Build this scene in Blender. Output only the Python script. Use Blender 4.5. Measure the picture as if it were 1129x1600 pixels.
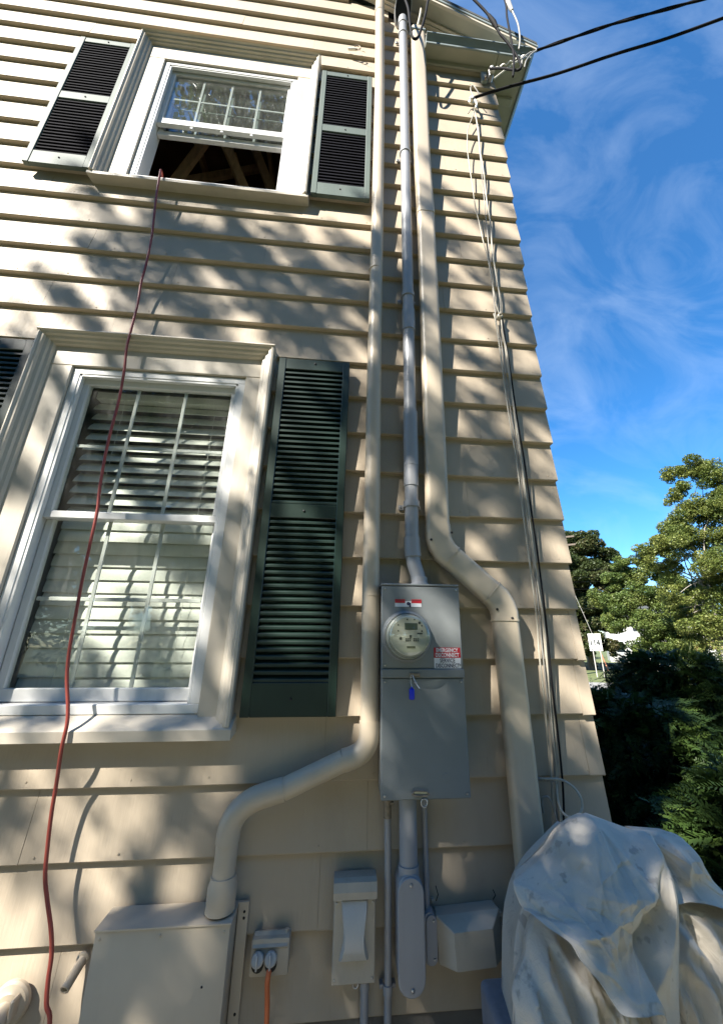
import bpy, bmesh, math, random
import numpy as np
from mathutils import Vector, Matrix, Quaternion

random.seed(7)
rng = np.random.default_rng(7)
SC = bpy.context.scene
COL = SC.collection
for o in list(bpy.data.objects):
    bpy.data.objects.remove(o)

# ------------------------------------------------------------------ camera
def make_camera():
    yaw, pitch, roll = 0.09572, 0.33267, 0.00632
    w = Vector((math.sin(yaw) * math.cos(pitch), math.cos(yaw) * math.cos(pitch), math.sin(pitch)))
    r0 = Vector((math.cos(yaw), -math.sin(yaw), 0)); u0 = r0.cross(w)
    r = r0 * math.cos(roll) + u0 * math.sin(roll)
    u = -r0 * math.sin(roll) + u0 * math.cos(roll)
    cd = bpy.data.cameras.new('camera'); cam = bpy.data.objects.new('camera', cd); COL.objects.link(cam)
    m = Matrix(((r.x, u.x, -w.x, -1.28043), (r.y, u.y, -w.y, -2.03248), (r.z, u.z, -w.z, 1.33432), (0, 0, 0, 1)))
    cam.matrix_world = m
    cd.sensor_fit = 'VERTICAL'; cd.sensor_height = 24; cd.lens = 9.0
    cd.shift_x = -30 / 1600; cd.clip_start = 0.02; cd.clip_end = 2000
    SC.camera = cam
make_camera()

# ------------------------------------------------------------------ sky, sun, exposure
SUN = Vector((1.15, 1.0, -1.40)).normalized()          # the way the light travels
SUN_STRENGTH, SKY_STRENGTH, EXPOSURE = 5.0, 0.098, 1.58
def make_world():
    wd = bpy.data.worlds.new('World'); SC.world = wd; wd.use_nodes = True
    nt = wd.node_tree; nt.nodes.clear(); N = nt.nodes.new; L = nt.links.new
    out = N('ShaderNodeOutputWorld'); bg = N('ShaderNodeBackground'); sky = N('ShaderNodeTexSky')
    sky.sky_type = 'NISHITA'; sky.sun_disc = False
    sky.sun_elevation = math.asin(-SUN.z); sky.sun_rotation = math.atan2(-SUN.x, -SUN.y) % (2 * math.pi)
    sky.altitude = 50; sky.air_density = 0.85; sky.dust_density = 0.05; sky.ozone_density = 2.2
    bg.inputs[1].default_value = SKY_STRENGTH
    # thin wind-drawn cirrus all over the sky
    tc = N('ShaderNodeTexCoord'); mp = N('ShaderNodeMapping'); mp.inputs['Scale'].default_value = (1.3, 2.6, 2.1)
    mp.inputs['Rotation'].default_value = (0.3, 0.5, 0.6)
    n1 = N('ShaderNodeTexNoise'); n1.inputs['Scale'].default_value = 2.7; n1.inputs['Detail'].default_value = 9
    n1.inputs['Roughness'].default_value = 0.58; n1.inputs['Distortion'].default_value = 1.0
    rp = N('ShaderNodeValToRGB'); rp.color_ramp.elements[0].position = 0.43; rp.color_ramp.elements[0].color = (.05, .05, .05, 1); rp.color_ramp.elements[1].position = 0.80
    rp.color_ramp.elements[1].color = (0.25, 0.25, 0.25, 1)
    mx = N('ShaderNodeMix'); mx.data_type = 'RGBA'
    mx.inputs[7].default_value = (3.7, 4.4, 5.3, 1)
    L(tc.outputs['Generated'], mp.inputs[0]); L(mp.outputs[0], n1.inputs[0]); L(n1.outputs[0], rp.inputs[0])
    L(rp.outputs[0], mx.inputs[0]); hs = N('ShaderNodeHueSaturation'); hs.inputs['Saturation'].default_value = 1.40; L(sky.outputs[0], hs.inputs['Color']); L(hs.outputs[0], mx.inputs[6]); L(mx.outputs[2], bg.inputs[0]); L(bg.outputs[0], out.inputs[0])
    ld = bpy.data.lights.new('sun', 'SUN'); ld.energy = SUN_STRENGTH; ld.angle = math.radians(0.53); ld.color = (1, 0.945, 0.85)
    lo = bpy.data.objects.new('sun', ld); COL.objects.link(lo); lo.rotation_euler = SUN.to_track_quat('-Z', 'Y').to_euler()
    vs = SC.view_settings; SC.display_settings.display_device = 'sRGB'
    vs.view_transform = 'Standard'; vs.look = 'None'; vs.gamma = 1; vs.exposure = EXPOSURE; vs.use_curve_mapping = False
make_world()
cy = SC.cycles; cy.max_bounces = 7; cy.diffuse_bounces = 3; cy.glossy_bounces = 3; cy.transmission_bounces = 4; cy.transparent_max_bounces = 10; cy.caustics_reflective = False; cy.caustics_refractive = False

# ------------------------------------------------------------------ helpers
ORI = {}            # world origin of every object
def tag(o, label=None, cat=None, group=None, kind=None):
    if label: o['label'] = label
    if cat: o['category'] = cat
    if group: o['group'] = group
    if kind: o['kind'] = kind
    return o
def place(o, origin, parent):
    origin = Vector(origin); ORI[o.name] = origin
    if parent is not None:
        o.parent = parent; o.location = origin - ORI[parent.name]
    else:
        o.location = origin
    COL.objects.link(o)
def empty(name, loc, label, cat, group=None):
    o = bpy.data.objects.new(name, None); o.empty_display_size = 0.1
    place(o, loc, None); return tag(o, label, cat, group)
def obj_from_mesh(name, me, origin, parent=None):
    o = bpy.data.objects.new(name, me); place(o, origin, parent); return o

def catmull(pts, n=6):
    P = [Vector(p) for p in pts]
    if len(P) < 3: return P
    out = []
    for i in range(len(P) - 1):
        p0 = P[max(i - 1, 0)]; p1 = P[i]; p2 = P[i + 1]; p3 = P[min(i + 2, len(P) - 1)]
        for k in range(n):
            t = k / n; t2 = t * t; t3 = t2 * t
            out.append(0.5 * ((2 * p1) + (p2 - p0) * t + (2 * p0 - 5 * p1 + 4 * p2 - p3) * t2 + (3 * p1 - p0 - 3 * p2 + p3) * t3))
    out.append(P[-1]); return out

class MB:
    """collects shapes given in world coordinates, then links them as one mesh object"""
    def __init__(s): s.bm = bmesh.new()
    def box(s, x0, x1, y0, y1, z0, z1, bev=0.0, seg=1):
        m = Matrix.Translation(((x0 + x1) / 2, (y0 + y1) / 2, (z0 + z1) / 2)) @ Matrix.Diagonal((x1 - x0, y1 - y0, z1 - z0, 1))
        r = bmesh.ops.create_cube(s.bm, size=1, matrix=m)
        if bev: s._bev(r['verts'], bev, seg)
        return s
    def _bev(s, vs, bev, seg=1):
        es = list({e for v in vs for e in v.link_edges})
        bmesh.ops.bevel(s.bm, geom=es, offset=bev, segments=seg, affect='EDGES', profile=0.5)
    def obox(s, c, ax, ay, az, hx, hy, hz, bev=0.0, seg=1):
        """box with its own axes"""
        ax, ay, az = Vector(ax), Vector(ay), Vector(az)
        m = Matrix((( ax.x*2*hx, ay.x*2*hy, az.x*2*hz, c[0]), (ax.y*2*hx, ay.y*2*hy, az.y*2*hz, c[1]), (ax.z*2*hx, ay.z*2*hy, az.z*2*hz, c[2]), (0,0,0,1)))
        r = bmesh.ops.create_cube(s.bm, size=1, matrix=m)
        if bev: s._bev(r['verts'], bev, seg)
        return s
    def loft(s, rings, cap=True, closed=True):
        vr = [[s.bm.verts.new(p) for p in ring] for ring in rings]
        n = len(vr[0])
        for a, b in zip(vr[:-1], vr[1:]):
            for i in range(n if closed else n - 1):
                s.bm.faces.new((a[i], a[(i + 1) % n], b[(i + 1) % n], b[i]))
        if cap:
            s.bm.faces.new(list(reversed(vr[0]))); s.bm.faces.new(vr[-1])
        return s
    def tube(s, pts, rad, seg=10, smooth=0, cap=True, oval=None, up=None):
        P = catmull(pts, smooth) if smooth else [Vector(p) for p in pts]
        n = len(P); R = rad if isinstance(rad, (list, tuple)) else [rad] * n
        if len(R) != n: R = list(np.interp(np.linspace(0, 1, n), np.linspace(0, 1, len(R)), R))
        rings = []; nv = None
        for i in range(n):
            t = (P[min(i + 1, n - 1)] - P[max(i - 1, 0)]); t = t.normalized() if t.length > 1e-9 else Vector((0, 0, 1))
            if nv is None:
                a = Vector(up) if up else (Vector((0, 1, 0)) if abs(t.y) < 0.9 else Vector((1, 0, 0)))
                nv = (a - t * a.dot(t)).normalized()
            else:
                nv = (nv - t * nv.dot(t)).normalized()
            bv = t.cross(nv)
            sx, sy = oval if oval else (1, 1)
            rings.append([P[i] + (nv * math.cos(2 * math.pi * k / seg) * sx + bv * math.sin(2 * math.pi * k / seg) * sy) * R[i] for k in range(seg)])
        return s.loft(rings, cap)
    def sweep(s, pts, prof, side, cap=True):
        """rounded profile (a along `side`, b along the normal) swept down a polyline with mitred corners"""
        P = [Vector(p) for p in pts]; n = len(P); side = Vector(side).normalized(); rings = []
        for i in range(n):
            d0 = (P[i] - P[i - 1]).normalized() if i else (P[1] - P[0]).normalized()
            d1 = (P[i + 1] - P[i]).normalized() if i < n - 1 else d0
            t = (d0 + d1).normalized(); k = 1 / max(0.3, t.dot(d0))
            a = side.cross(t).normalized()          # in-plane direction
            rings.append([P[i] + a * u * k + side * v for u, v in prof])
        return s.loft(rings, cap)
    def lathe(s, c, axis, prof, seg=24, up=(0, 0, 1), cap=True):
        axis = Vector(axis).normalized(); a = Vector(up); a = Vector((1, 0, 0)) if abs(a.normalized().dot(axis)) > .99 else a; a = (a - axis * a.dot(axis)).normalized(); b = axis.cross(a); c = Vector(c)
        rings = [[c + axis * h + (a * math.cos(2 * math.pi * k / seg) + b * math.sin(2 * math.pi * k / seg)) * r for k in range(seg)] for r, h in prof]
        return s.loft(rings, cap)
    def ball(s, c, r, sub=2, sc=(1, 1, 1)):
        bmesh.ops.create_icosphere(s.bm, subdivisions=sub, radius=r, matrix=Matrix.Translation(c) @ Matrix.Diagonal((*sc, 1))); return s
    def poly(s, pts):
        s.bm.faces.new([s.bm.verts.new(p) for p in pts]); return s
    def prism(s, poly, d):
        """closed polygon pushed along d"""
        d = Vector(d); return s.loft([[Vector(p) for p in poly], [Vector(p) + d for p in poly]])
    def build(s, name, mat, parent=None, smooth=None, origin=None):
        bm = s.bm; bmesh.ops.recalc_face_normals(bm, faces=bm.faces)
        me = bpy.data.meshes.new(name)
        if origin is None:
            xs = [v.co for v in bm.verts]
            lo = Vector((min(v.x for v in xs), min(v.y for v in xs), min(v.z for v in xs))); hi = Vector((max(v.x for v in xs), max(v.y for v in xs), max(v.z for v in xs)))
            origin = Vector(((lo.x + hi.x) / 2, (lo.y + hi.y) / 2, lo.z))
        bmesh.ops.translate(bm, verts=bm.verts, vec=-Vector(origin))
        if smooth is not None:
            for f in bm.faces: f.smooth = True
            th = math.radians(smooth)
            for e in bm.edges:
                if len(e.link_faces) == 2 and e.calc_face_angle(0) > th: e.smooth = False
        bm.to_mesh(me); bm.free(); me.materials.append(MAT[mat])
        return obj_from_mesh(name, me, origin, parent)

def rprof(hw, hh, r, seg=4):
    """rounded rectangle profile"""
    out = []
    for cx, cy, a0 in ((hw - r, hh - r, 0), (-hw + r, hh - r, 90), (-hw + r, -hh + r, 180), (hw - r, -hh + r, 270)):
        for k in range(seg + 1):
            a = math.radians(a0 + 90 * k / seg); out.append((cx + r * math.cos(a), cy + r * math.sin(a)))
    return out

# ------------------------------------------------------------------ materials
MAT = {}
def mat(name, col, rough=0.6, metal=0.0, var=0.12, scale=(3, 3, 3), bump=0.0, bscale=(40, 40, 40), spec=0.5, dirt=0.0, dirtcol=(0.12, 0.10, 0.075), coat=0.0, attr=None, transl=0.0, detail=6):
    m = bpy.data.materials.new(name); m.use_nodes = True; nt = m.node_tree; N = nt.nodes.new; L = nt.links.new
    b = nt.nodes['Principled BSDF']; b.inputs['Roughness'].default_value = rough; b.inputs['Metallic'].default_value = metal
    b.inputs['Specular IOR Level'].default_value = spec; b.inputs['Coat Weight'].default_value = coat
    g = N('ShaderNodeNewGeometry')
    def noise(sc, det=detail, rg=0.55):
        mp = N('ShaderNodeMapping'); mp.inputs['Scale'].default_value = sc; L(g.outputs['Position'], mp.inputs[0])
        n = N('ShaderNodeTexNoise'); n.inputs['Scale'].default_value = 1; n.inputs['Detail'].default_value = det; n.inputs['Roughness'].default_value = rg
        L(mp.outputs[0], n.inputs[0]); return n
    n = noise(scale); r = N('ShaderNodeMapRange'); r.inputs[1].default_value = 0.3; r.inputs[2].default_value = 0.7
    r.inputs[3].default_value = 1 - var; r.inputs[4].default_value = 1 + var; L(n.outputs[0], r.inputs[0])
    mul = N('ShaderNodeMix'); mul.data_type = 'RGBA'; mul.blend_type = 'MULTIPLY'; mul.inputs[0].default_value = 1
    mul.inputs[6].default_value = (*col, 1); L(r.outputs[0], mul.inputs[7]); last = mul.outputs[2]
    if attr:
        at = N('ShaderNodeAttribute'); at.attribute_name = 'v'
        cr = N('ShaderNodeValToRGB'); e = cr.color_ramp.elements
        for i, (p, c) in enumerate(attr):
            q = e[i] if i < 2 else e.new(p)
            q.position = p; q.color = (*c, 1)
        L(at.outputs['Fac'], cr.inputs[0]); L(cr.outputs[0], mul.inputs[6])
    if dirt:
        n2 = noise((scale[0] * 1.7, scale[1] * 1.7, scale[2] * 0.5), 8, 0.65)
        r2 = N('ShaderNodeMapRange'); r2.inputs[1].default_value = 0.52; r2.inputs[2].default_value = 0.75; r2.inputs[4].default_value = dirt
        L(n2.outputs[0], r2.inputs[0]); mx = N('ShaderNodeMix'); mx.data_type = 'RGBA'; mx.inputs[7].default_value = (*dirtcol, 1)
        L(r2.outputs[0], mx.inputs[0]); L(last, mx.inputs[6]); last = mx.outputs[2]
    L(last, b.inputs['Base Color'])
    if bump:
        n3 = noise(bscale, 5); bp = N('ShaderNodeBump'); bp.inputs['Strength'].default_value = 1; bp.inputs['Distance'].default_value = bump
        L(n3.outputs[0], bp.inputs['Height']); L(bp.outputs[0], b.inputs['Normal'])
        rr = N('ShaderNodeMapRange'); rr.inputs[3].default_value = max(0.05, rough - 0.12); rr.inputs[4].default_value = min(1, rough + 0.12)
        L(n3.outputs[0], rr.inputs[0]); L(rr.outputs[0], b.inputs['Roughness'])
    if transl:
        tb = N('ShaderNodeBsdfTranslucent'); ms = N('ShaderNodeMixShader'); ms.inputs[0].default_value = transl
        L(last, tb.inputs[0]); L(b.outputs[0], ms.inputs[1]); L(tb.outputs[0], ms.inputs[2]); L(ms.outputs[0], nt.nodes['Material Output'].inputs[0])
    MAT[name] = m; return m

def glass(name, tint=(1, 1, 1), refl=1.0, rough=0.0, bump=0.0, film=0.0):
    m = bpy.data.materials.new(name); m.use_nodes = True; nt = m.node_tree; nt.nodes.clear(); N = nt.nodes.new; L = nt.links.new
    out = N('ShaderNodeOutputMaterial'); t = N('ShaderNodeBsdfTransparent'); t.inputs[0].default_value = (*tint, 1)
    gl = N('ShaderNodeBsdfGlossy'); gl.inputs['Roughness'].default_value = rough
    lw = N('ShaderNodeLayerWeight'); lw.inputs[0].default_value = .5; pwn = N('ShaderNodeMath'); pwn.operation = 'POWER'; pwn.inputs[1].default_value = 5; L(lw.outputs['Facing'], pwn.inputs[0])
    fr = N('ShaderNodeMath'); fr.operation = 'MULTIPLY_ADD'; fr.inputs[1].default_value = .96; fr.inputs[2].default_value = .04; L(pwn.outputs[0], fr.inputs[0])
    mu = N('ShaderNodeMath'); mu.operation = 'MULTIPLY'; mu.inputs[1].default_value = refl; mu.use_clamp = True
    ms = N('ShaderNodeMixShader'); L(fr.outputs[0], mu.inputs[0]); L(mu.outputs[0], ms.inputs[0]); L(t.outputs[0], ms.inputs[1]); L(gl.outputs[0], ms.inputs[2])
    g = N('ShaderNodeNewGeometry'); last = ms.outputs[0]
    if film:      # dried drips and dust on the pane
        mp = N('ShaderNodeMapping'); mp.inputs['Scale'].default_value = (42, 42, 9); n = N('ShaderNodeTexNoise'); n.inputs['Scale'].default_value = 1; n.inputs['Detail'].default_value = 7
        L(g.outputs['Position'], mp.inputs[0]); L(mp.outputs[0], n.inputs[0])
        r = N('ShaderNodeMapRange'); r.inputs[1].default_value = 0.52; r.inputs[2].default_value = 0.8; r.inputs[3].default_value = film * 0.25; r.inputs[4].default_value = film; L(n.outputs[0], r.inputs[0])
        d = N('ShaderNodeBsdfDiffuse'); d.inputs[0].default_value = (0.55, 0.55, 0.52, 1)
        m2 = N('ShaderNodeMixShader'); L(r.outputs[0], m2.inputs[0]); L(last, m2.inputs[1]); L(d.outputs[0], m2.inputs[2]); last = m2.outputs[0]
    if bump:
        n = N('ShaderNodeTexNoise'); n.inputs['Scale'].default_value = 2.2; n.inputs['Detail'].default_value = 1; bp = N('ShaderNodeBump'); bp.inputs['Distance'].default_value = bump
        L(g.outputs['Position'], n.inputs[0]); L(n.outputs[0], bp.inputs['Height']); L(bp.outputs[0], gl.inputs['Normal'])
    L(last, out.inputs[0]); MAT[name] = m

mat('siding', (0.445, 0.372, 0.280), 0.62, var=0.06, scale=(1.7, 1.7, 2.2), bump=0.0012, bscale=(90, 40, 7), dirt=0.30, dirtcol=(0.27, 0.215, 0.15), spec=0.35)
mat('siding_side', (0.445, 0.372, 0.280), 0.62, var=0.06, scale=(1.7, 1.7, 2.2), bump=0.0012, bscale=(40, 90, 7), spec=0.35)
mat('trim', (0.53, 0.475, 0.39), 0.55, var=0.07, scale=(4, 4, 2), bump=0.0008, bscale=(60, 60, 9), dirt=0.28, dirtcol=(0.26, 0.23, 0.18))
mat('soffit', (0.40, 0.38, 0.31), 0.6, var=0.08, dirt=0.25, dirtcol=(0.18, 0.17, 0.13))
mat('gutter', (0.24, 0.28, 0.28), 0.45, var=0.1, scale=(2, 2, 2), dirt=0.25)
mat('vinyl', (0.68, 0.68, 0.665), 0.35, var=0.03, dirt=0.30, dirtcol=(0.4, 0.38, 0.34), scale=(9, 9, 4))
mat('roof', (0.055, 0.06, 0.058), 0.9, var=0.25, scale=(30, 30, 30))
mat('shutter', (0.009, 0.023, 0.017), 0.36, var=0.12, scale=(8, 8, 3), dirt=0.12, dirtcol=(0.07, 0.085, 0.075))
mat('shutter_faded', (0.075, 0.105, 0.092), 0.68, var=0.14, scale=(8, 8, 3), dirt=0.35, dirtcol=(0.16, 0.175, 0.165))
mat('slat_faded', (0.010, 0.010, 0.015), 0.85, var=0.2, scale=(9, 9, 9), spec=0.08)
mat('pvc_beige', (0.50, 0.42, 0.315), 0.42, var=0.05, scale=(5, 5, 2), dirt=0.16, dirtcol=(0.27, 0.22, 0.16), bump=0.0005, bscale=(60, 60, 20))
mat('alu_beige', (0.51, 0.435, 0.33), 0.4, var=0.05, scale=(5, 5, 1.5), dirt=0.2, dirtcol=(0.30, 0.25, 0.18))
mat('conduit', (0.30, 0.305, 0.318), 0.42, var=0.06, scale=(8, 8, 2), dirt=0.1)
mat('box_grey', (0.19, 0.205, 0.207), 0.42, var=0.05, scale=(4, 4, 4), bump=0.0004, bscale=(240, 240, 240), dirt=0.1, dirtcol=(0.3, 0.32, 0.32))
mat('steel', (0.45, 0.45, 0.45), 0.35, metal=0.9, var=0.2, scale=(30, 30, 30))
mat('rusty', (0.24, 0.20, 0.15), 0.6, metal=0.5, var=0.35, scale=(60, 60, 60))
mat('dark', (0.012, 0.012, 0.012), 0.7, var=0.2)
mat('rubber', (0.009, 0.009, 0.011), 0.75, var=0.2, spec=0.12)
mat('wire_light', (0.42, 0.39, 0.32), 0.5, var=0.2, scale=(30, 30, 10), dirt=0.4)
mat('wire_grey', (0.30, 0.29, 0.265), 0.5, var=0.2, scale=(30, 30, 10))
mat('bare_wire', (0.75, 0.73, 0.66), 0.35, metal=0.3, var=0.1)
mat('cord_red', (0.25, 0.045, 0.032), 0.45, var=0.18, scale=(20, 20, 5), dirt=0.15)
mat('cord_orange', (0.58, 0.15, 0.05), 0.45, var=0.1)
mat('white_face', (0.40, 0.40, 0.35), 0.45, var=0.03)
mat('meter_side', (0.30, 0.32, 0.28), 0.3, var=0.08)
mat('lcd', (0.075, 0.095, 0.075), 0.3, var=0.03)
mat('print_dark', (0.035, 0.04, 0.04), 0.6, var=0.05)
mat('print_navy', (0.02, 0.025, 0.06), 0.6, var=0.05)
mat('sticker_white', (0.62, 0.64, 0.68), 0.4, var=0.03)
mat('sticker_red', (0.40, 0.018, 0.03), 0.4, var=0.04)
mat('tag_blue', (0.01, 0.03, 0.62), 0.35, var=0.05)
mat('grey_plastic', (0.43, 0.385, 0.31), 0.5, var=0.06, scale=(9, 9, 9), dirt=0.25, dirtcol=(0.16, 0.145, 0.12))
mat('pale_plastic', (0.50, 0.49, 0.46), 0.35, var=0.05, dirt=0.2)
mat('blue_grey', (0.16, 0.17, 0.20), 0.4, var=0.1, dirt=0.3, dirtcol=(0.35, 0.35, 0.36), scale=(25, 25, 25))
mat('lumber', (0.50, 0.33, 0.19), 0.7, var=0.25, scale=(30, 6, 6))
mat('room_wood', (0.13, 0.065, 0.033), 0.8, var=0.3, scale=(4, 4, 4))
mat('room_wall', (0.30, 0.29, 0.26), 0.8)
mat('blind', (0.78, 0.78, 0.72), 0.42, var=0.03)
mat('sheath', (0.2, 0.16, 0.12), 0.8)
mat('concrete', (0.15, 0.14, 0.125), 0.85, var=0.2, scale=(4, 4, 4), bump=0.003)
mat('paving', (0.27, 0.26, 0.24), 0.85, var=0.15, scale=(1.5, 1.5, 1.5), bump=0.003, bscale=(30, 30, 30))
mat('asphalt', (0.055, 0.055, 0.057), 0.85, var=0.2, scale=(2, 2, 2), bump=0.004)
mat('grass', (0.115, 0.135, 0.045), 0.9, var=0.35, scale=(1.2, 1.2, 1.2), bump=0.02, bscale=(25, 25, 25))
mat('bark', (0.14, 0.11, 0.085), 0.9, var=0.3, scale=(10, 10, 3), bump=0.01, bscale=(30, 30, 8))
mat('bark_grey', (0.26, 0.235, 0.20), 0.9, var=0.3, scale=(10, 10, 3), bump=0.01, bscale=(30, 30, 8))
mat('white_paint', (0.78, 0.78, 0.76), 0.5, var=0.04)
mat('house_paint', (0.50, 0.485, 0.45), 0.6, var=0.06)
mat('window_dark', (0.03, 0.035, 0.04), 0.15, var=0.1)
mat('stone', (0.25, 0.235, 0.21), 0.85, var=0.3, scale=(6, 6, 6), bump=0.02, bscale=(12, 12, 12))
mat('pole_grey', (0.42, 0.40, 0.37), 0.8, var=0.2)
mat('guard_orange', (0.5, 0.2, 0.12), 0.5)
def leafmat(name, cols, rough=0.5, tr=0.3):
    k = len(cols); mat(name, cols[0], rough, var=0.12, scale=(2, 2, 2), attr=[(i / (k - 1), c) for i, c in enumerate(cols)], transl=tr, spec=0.4)
leafmat('leaf_shade', [(0.05, 0.085, 0.02), (0.09, 0.13, 0.035)])
leafmat('leaf_maple', [(0.03, 0.05, 0.014), (0.065, 0.085, 0.026), (0.10, 0.085, 0.035)])
leafmat('leaf_green', [(0.06, 0.10, 0.026), (0.12, 0.17, 0.04), (0.175, 0.205, 0.055)])
leafmat('leaf_oak', [(0.09, 0.13, 0.032), (0.165, 0.20, 0.045), (0.23, 0.245, 0.065)])
leafmat('leaf_yellow', [(0.13, 0.17, 0.035), (0.20, 0.22, 0.05), (0.24, 0.17, 0.06)])
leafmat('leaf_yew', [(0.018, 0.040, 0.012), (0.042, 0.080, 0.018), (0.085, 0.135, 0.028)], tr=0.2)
leafmat('leaf_broad', [(0.035, 0.075, 0.022), (0.06, 0.11, 0.03)], tr=0.3)
leafmat('blade', [(0.07, 0.10, 0.028), (0.13, 0.15, 0.05), (0.19, 0.18, 0.07)], tr=0.25)
glass('pane', (0.95, 0.97, 0.95), 1.05, 0.0, 0.004, film=0.07)
glass('pane_dusty', (0.92, 0.95, 0.94), 1.7, 0.0, 0.004, film=0.12)
glass('dome', (0.93, 0.95, 0.90), 2.6, 0.02)

# ------------------------------------------------------------------ ground, road, drive
GZ = -0.42
def structure(name, mb, m): return tag(mb.build(name, m), kind='structure')
structure('lawn', MB().poly([(-400, -400, GZ), (600, -400, GZ), (600, 600, GZ), (-400, 600, GZ)]), 'grass')
VD = Vector((0.537, 0.843, 0)); VR = Vector((0.843, -0.537, 0)); C0 = Vector((-1.28, -2.03, 0))
def bgp(d, lat, z): return C0 + VD * d + VR * lat + Vector((0, 0, z))
def strip(name, d0, d1, l0, l1, z, m):
    return structure(name, MB().poly([bgp(d0, l0, z), bgp(d0, l1, z), bgp(d1, l1, z), bgp(d1, l0, z)]), m)
strip('driveway', 9.5, 24.0, -12, 6.5, GZ + 0.004, 'paving')
strip('road', 41, 50, -120, 120, GZ + 0.004, 'asphalt')
strip('sidewalk', 38.4, 40, -120, 120, GZ + 0.05, 'paving')
structure('bounce_strip', MB().poly([(-9, -2.7, GZ + .008), (3.2, -2.7, GZ + .008), (3.2, -.9, GZ + .008), (-9, -.9, GZ + .008)]), 'paving')  # pale strip added to bounce warm light onto the lower wall
structure('foundation_bed', MB().poly([(-8, -0.9, GZ + 0.004), (0.5, -0.9, GZ + 0.004), (0.5, 0.2, GZ + 0.004), (-8, 0.2, GZ + 0.004)]), 'concrete')

# ------------------------------------------------------------------ the house
ZK = [-0.0236, 0.2409, 0.497, 0.7548, 1.0149, 1.2699, 1.5235, 1.7773, 2.0344, 2.2915, 2.5433, 2.7994, 3.0562, 3.315, 3.5765, 3.8269, 4.074, 4.3277, 4.5827, 4.8281, 5.0822, 5.3375, 5.5921, 5.8481, 6.0981, 6.3515, 6.5942, 6.8374, 7.089, 7.3494]
while len(ZK) < 37: ZK.append(ZK[-1] + 0.2535)
XL, DEPTH = -7.6, 9.0
def rake_z(x): return 7.536 - 0.62 * (x + 1.08)          # underside of the rake frieze on the right slope
XR = XL / 2; RZ = rake_z(XR)
house = empty('house', (XL / 2, DEPTH / 2, GZ), 'two-storey house clad in wide beige shingle courses, gable end facing', 'house')

OPEN = [(-2.955, -1.865, 1.02, 2.90), (-3.02, -1.80, 4.60, 6.09)]    # holes for the two windows
def sheath():
    mb = MB(); y0, y1 = 0.044, 0.10
    zs = [GZ, 1.03, 2.90, 4.56, 6.09, 6.6]
    for a, b in zip(zs[:-1], zs[1:]):
        cuts = [o for o in OPEN if o[2] < (a + b) / 2 < o[3]]
        if cuts:
            mb.box(XL + .04, cuts[0][0], y0, y1, a, b); mb.box(cuts[0][1], -0.04, y0, y1, a, b)
        else: mb.box(XL + .04, -0.04, y0, y1, a, b)
    g = [(XL + .04, y0, 6.6), (-0.04, y0, 6.6), (-0.04, y0, rake_z(0)), (XR, y0, RZ), (XL + .04, y0, rake_z(0))]
    mb.prism(g, (0, y1 - y0, 0))
    return mb.build('wall', 'sheath', house)
wall = sheath()
MB().box(-0.10, -0.044, 0.11, DEPTH, GZ, 6.75).build('side_wall', 'sheath', house)
MB().box(XL, XL + .1, 0.11, DEPTH, GZ, 6.75).build('side_wall', 'siding', house)
MB().box(XL + .1, -0.10, DEPTH - .1, DEPTH, GZ, 6.75).build('back_wall', 'siding', house)
MB().box(XL + .02, -0.012, 0.012, 0.033, GZ - .1, ZK[0] + .02).build('foundation', 'concrete', house)

def board(x0, x1, z0, z1, yj=0.0, side=False):
    """one wedge-shaped shingle board: thick butt below, thin edge tucked under the course above"""
    n = max(1, int((x1 - x0) / 0.22)); mb = MB(); rings = []
    ph = random.random() * 9; am = random.uniform(0.0006, 0.0026)
    for i in range(n + 1):
        x = x0 + (x1 - x0) * i / n
        dz = am * math.sin(x * 3.1 + ph) + random.uniform(-.0007, .0007); dy = yj + 0.0012 * math.sin(x * 2.3 + ph * 2)
        pr = [(0.042, z0 + dz), (dy + 0.003, z0 + dz), (dy, z0 + dz + 0.004), (0.0290 + dy * .3, z1), (0.042, z1)]
        rings.append([(-y, x, z) if side else (x, y, z) for y, z in pr])
    mb.loft(rings); return mb
JOINTS = {1: [-1.332], 4: [-0.065], 3: [-0.077], 5: [-0.051], 2: [-2.95]}
for k in range(len(ZK) - 1):
    z0 = ZK[k] - random.uniform(0, .003); z1 = ZK[k + 1] + 0.007
    xr = random.uniform(-0.004, 0.003)
    if k >= 26: xr = min(xr, -1.08 + (7.536 - z1) / 0.62 + 0.16)
    xl = XL if k < 26 else XL - min(0, -(-1.08 + (7.536 - z1) / 0.62 + 0.16)) * 0 + max(0, (z1 - rake_z(0)) / 0.62 - .2)
    if xr - xl < 0.3: continue
    spans = [(xl, xr)]
    for o in OPEN:
        if z1 > o[2] + .03 and z0 < o[3] - .03:
            spans = [(xl, o[0]), (o[1], xr)]
    for a, b in spans:
        cuts = [a]; x = a + random.uniform(0.5, 1.6)
        while x < b - 0.45:
            if not any(abs(x - j) < 0.25 for j in JOINTS.get(k, [])): cuts.append(x)
            x += random.uniform(1.1, 1.9)
        cuts += [j for j in JOINTS.get(k, []) if a < j < b]
        cuts = sorted(cuts) + [b]
        for p, q in zip(cuts[:-1], cuts[1:]):
            small = (q == b and q > -0.05 and q - p < 0.1)
            board(p + (0.0005 if p > a else 0), q - 0.0005, z0 - (0.004 if small else 0) - random.uniform(0, .003), z1, random.uniform(-.0009, .0012) - (0.0025 if small else 0)).build('siding_board', 'siding', wall)
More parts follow.
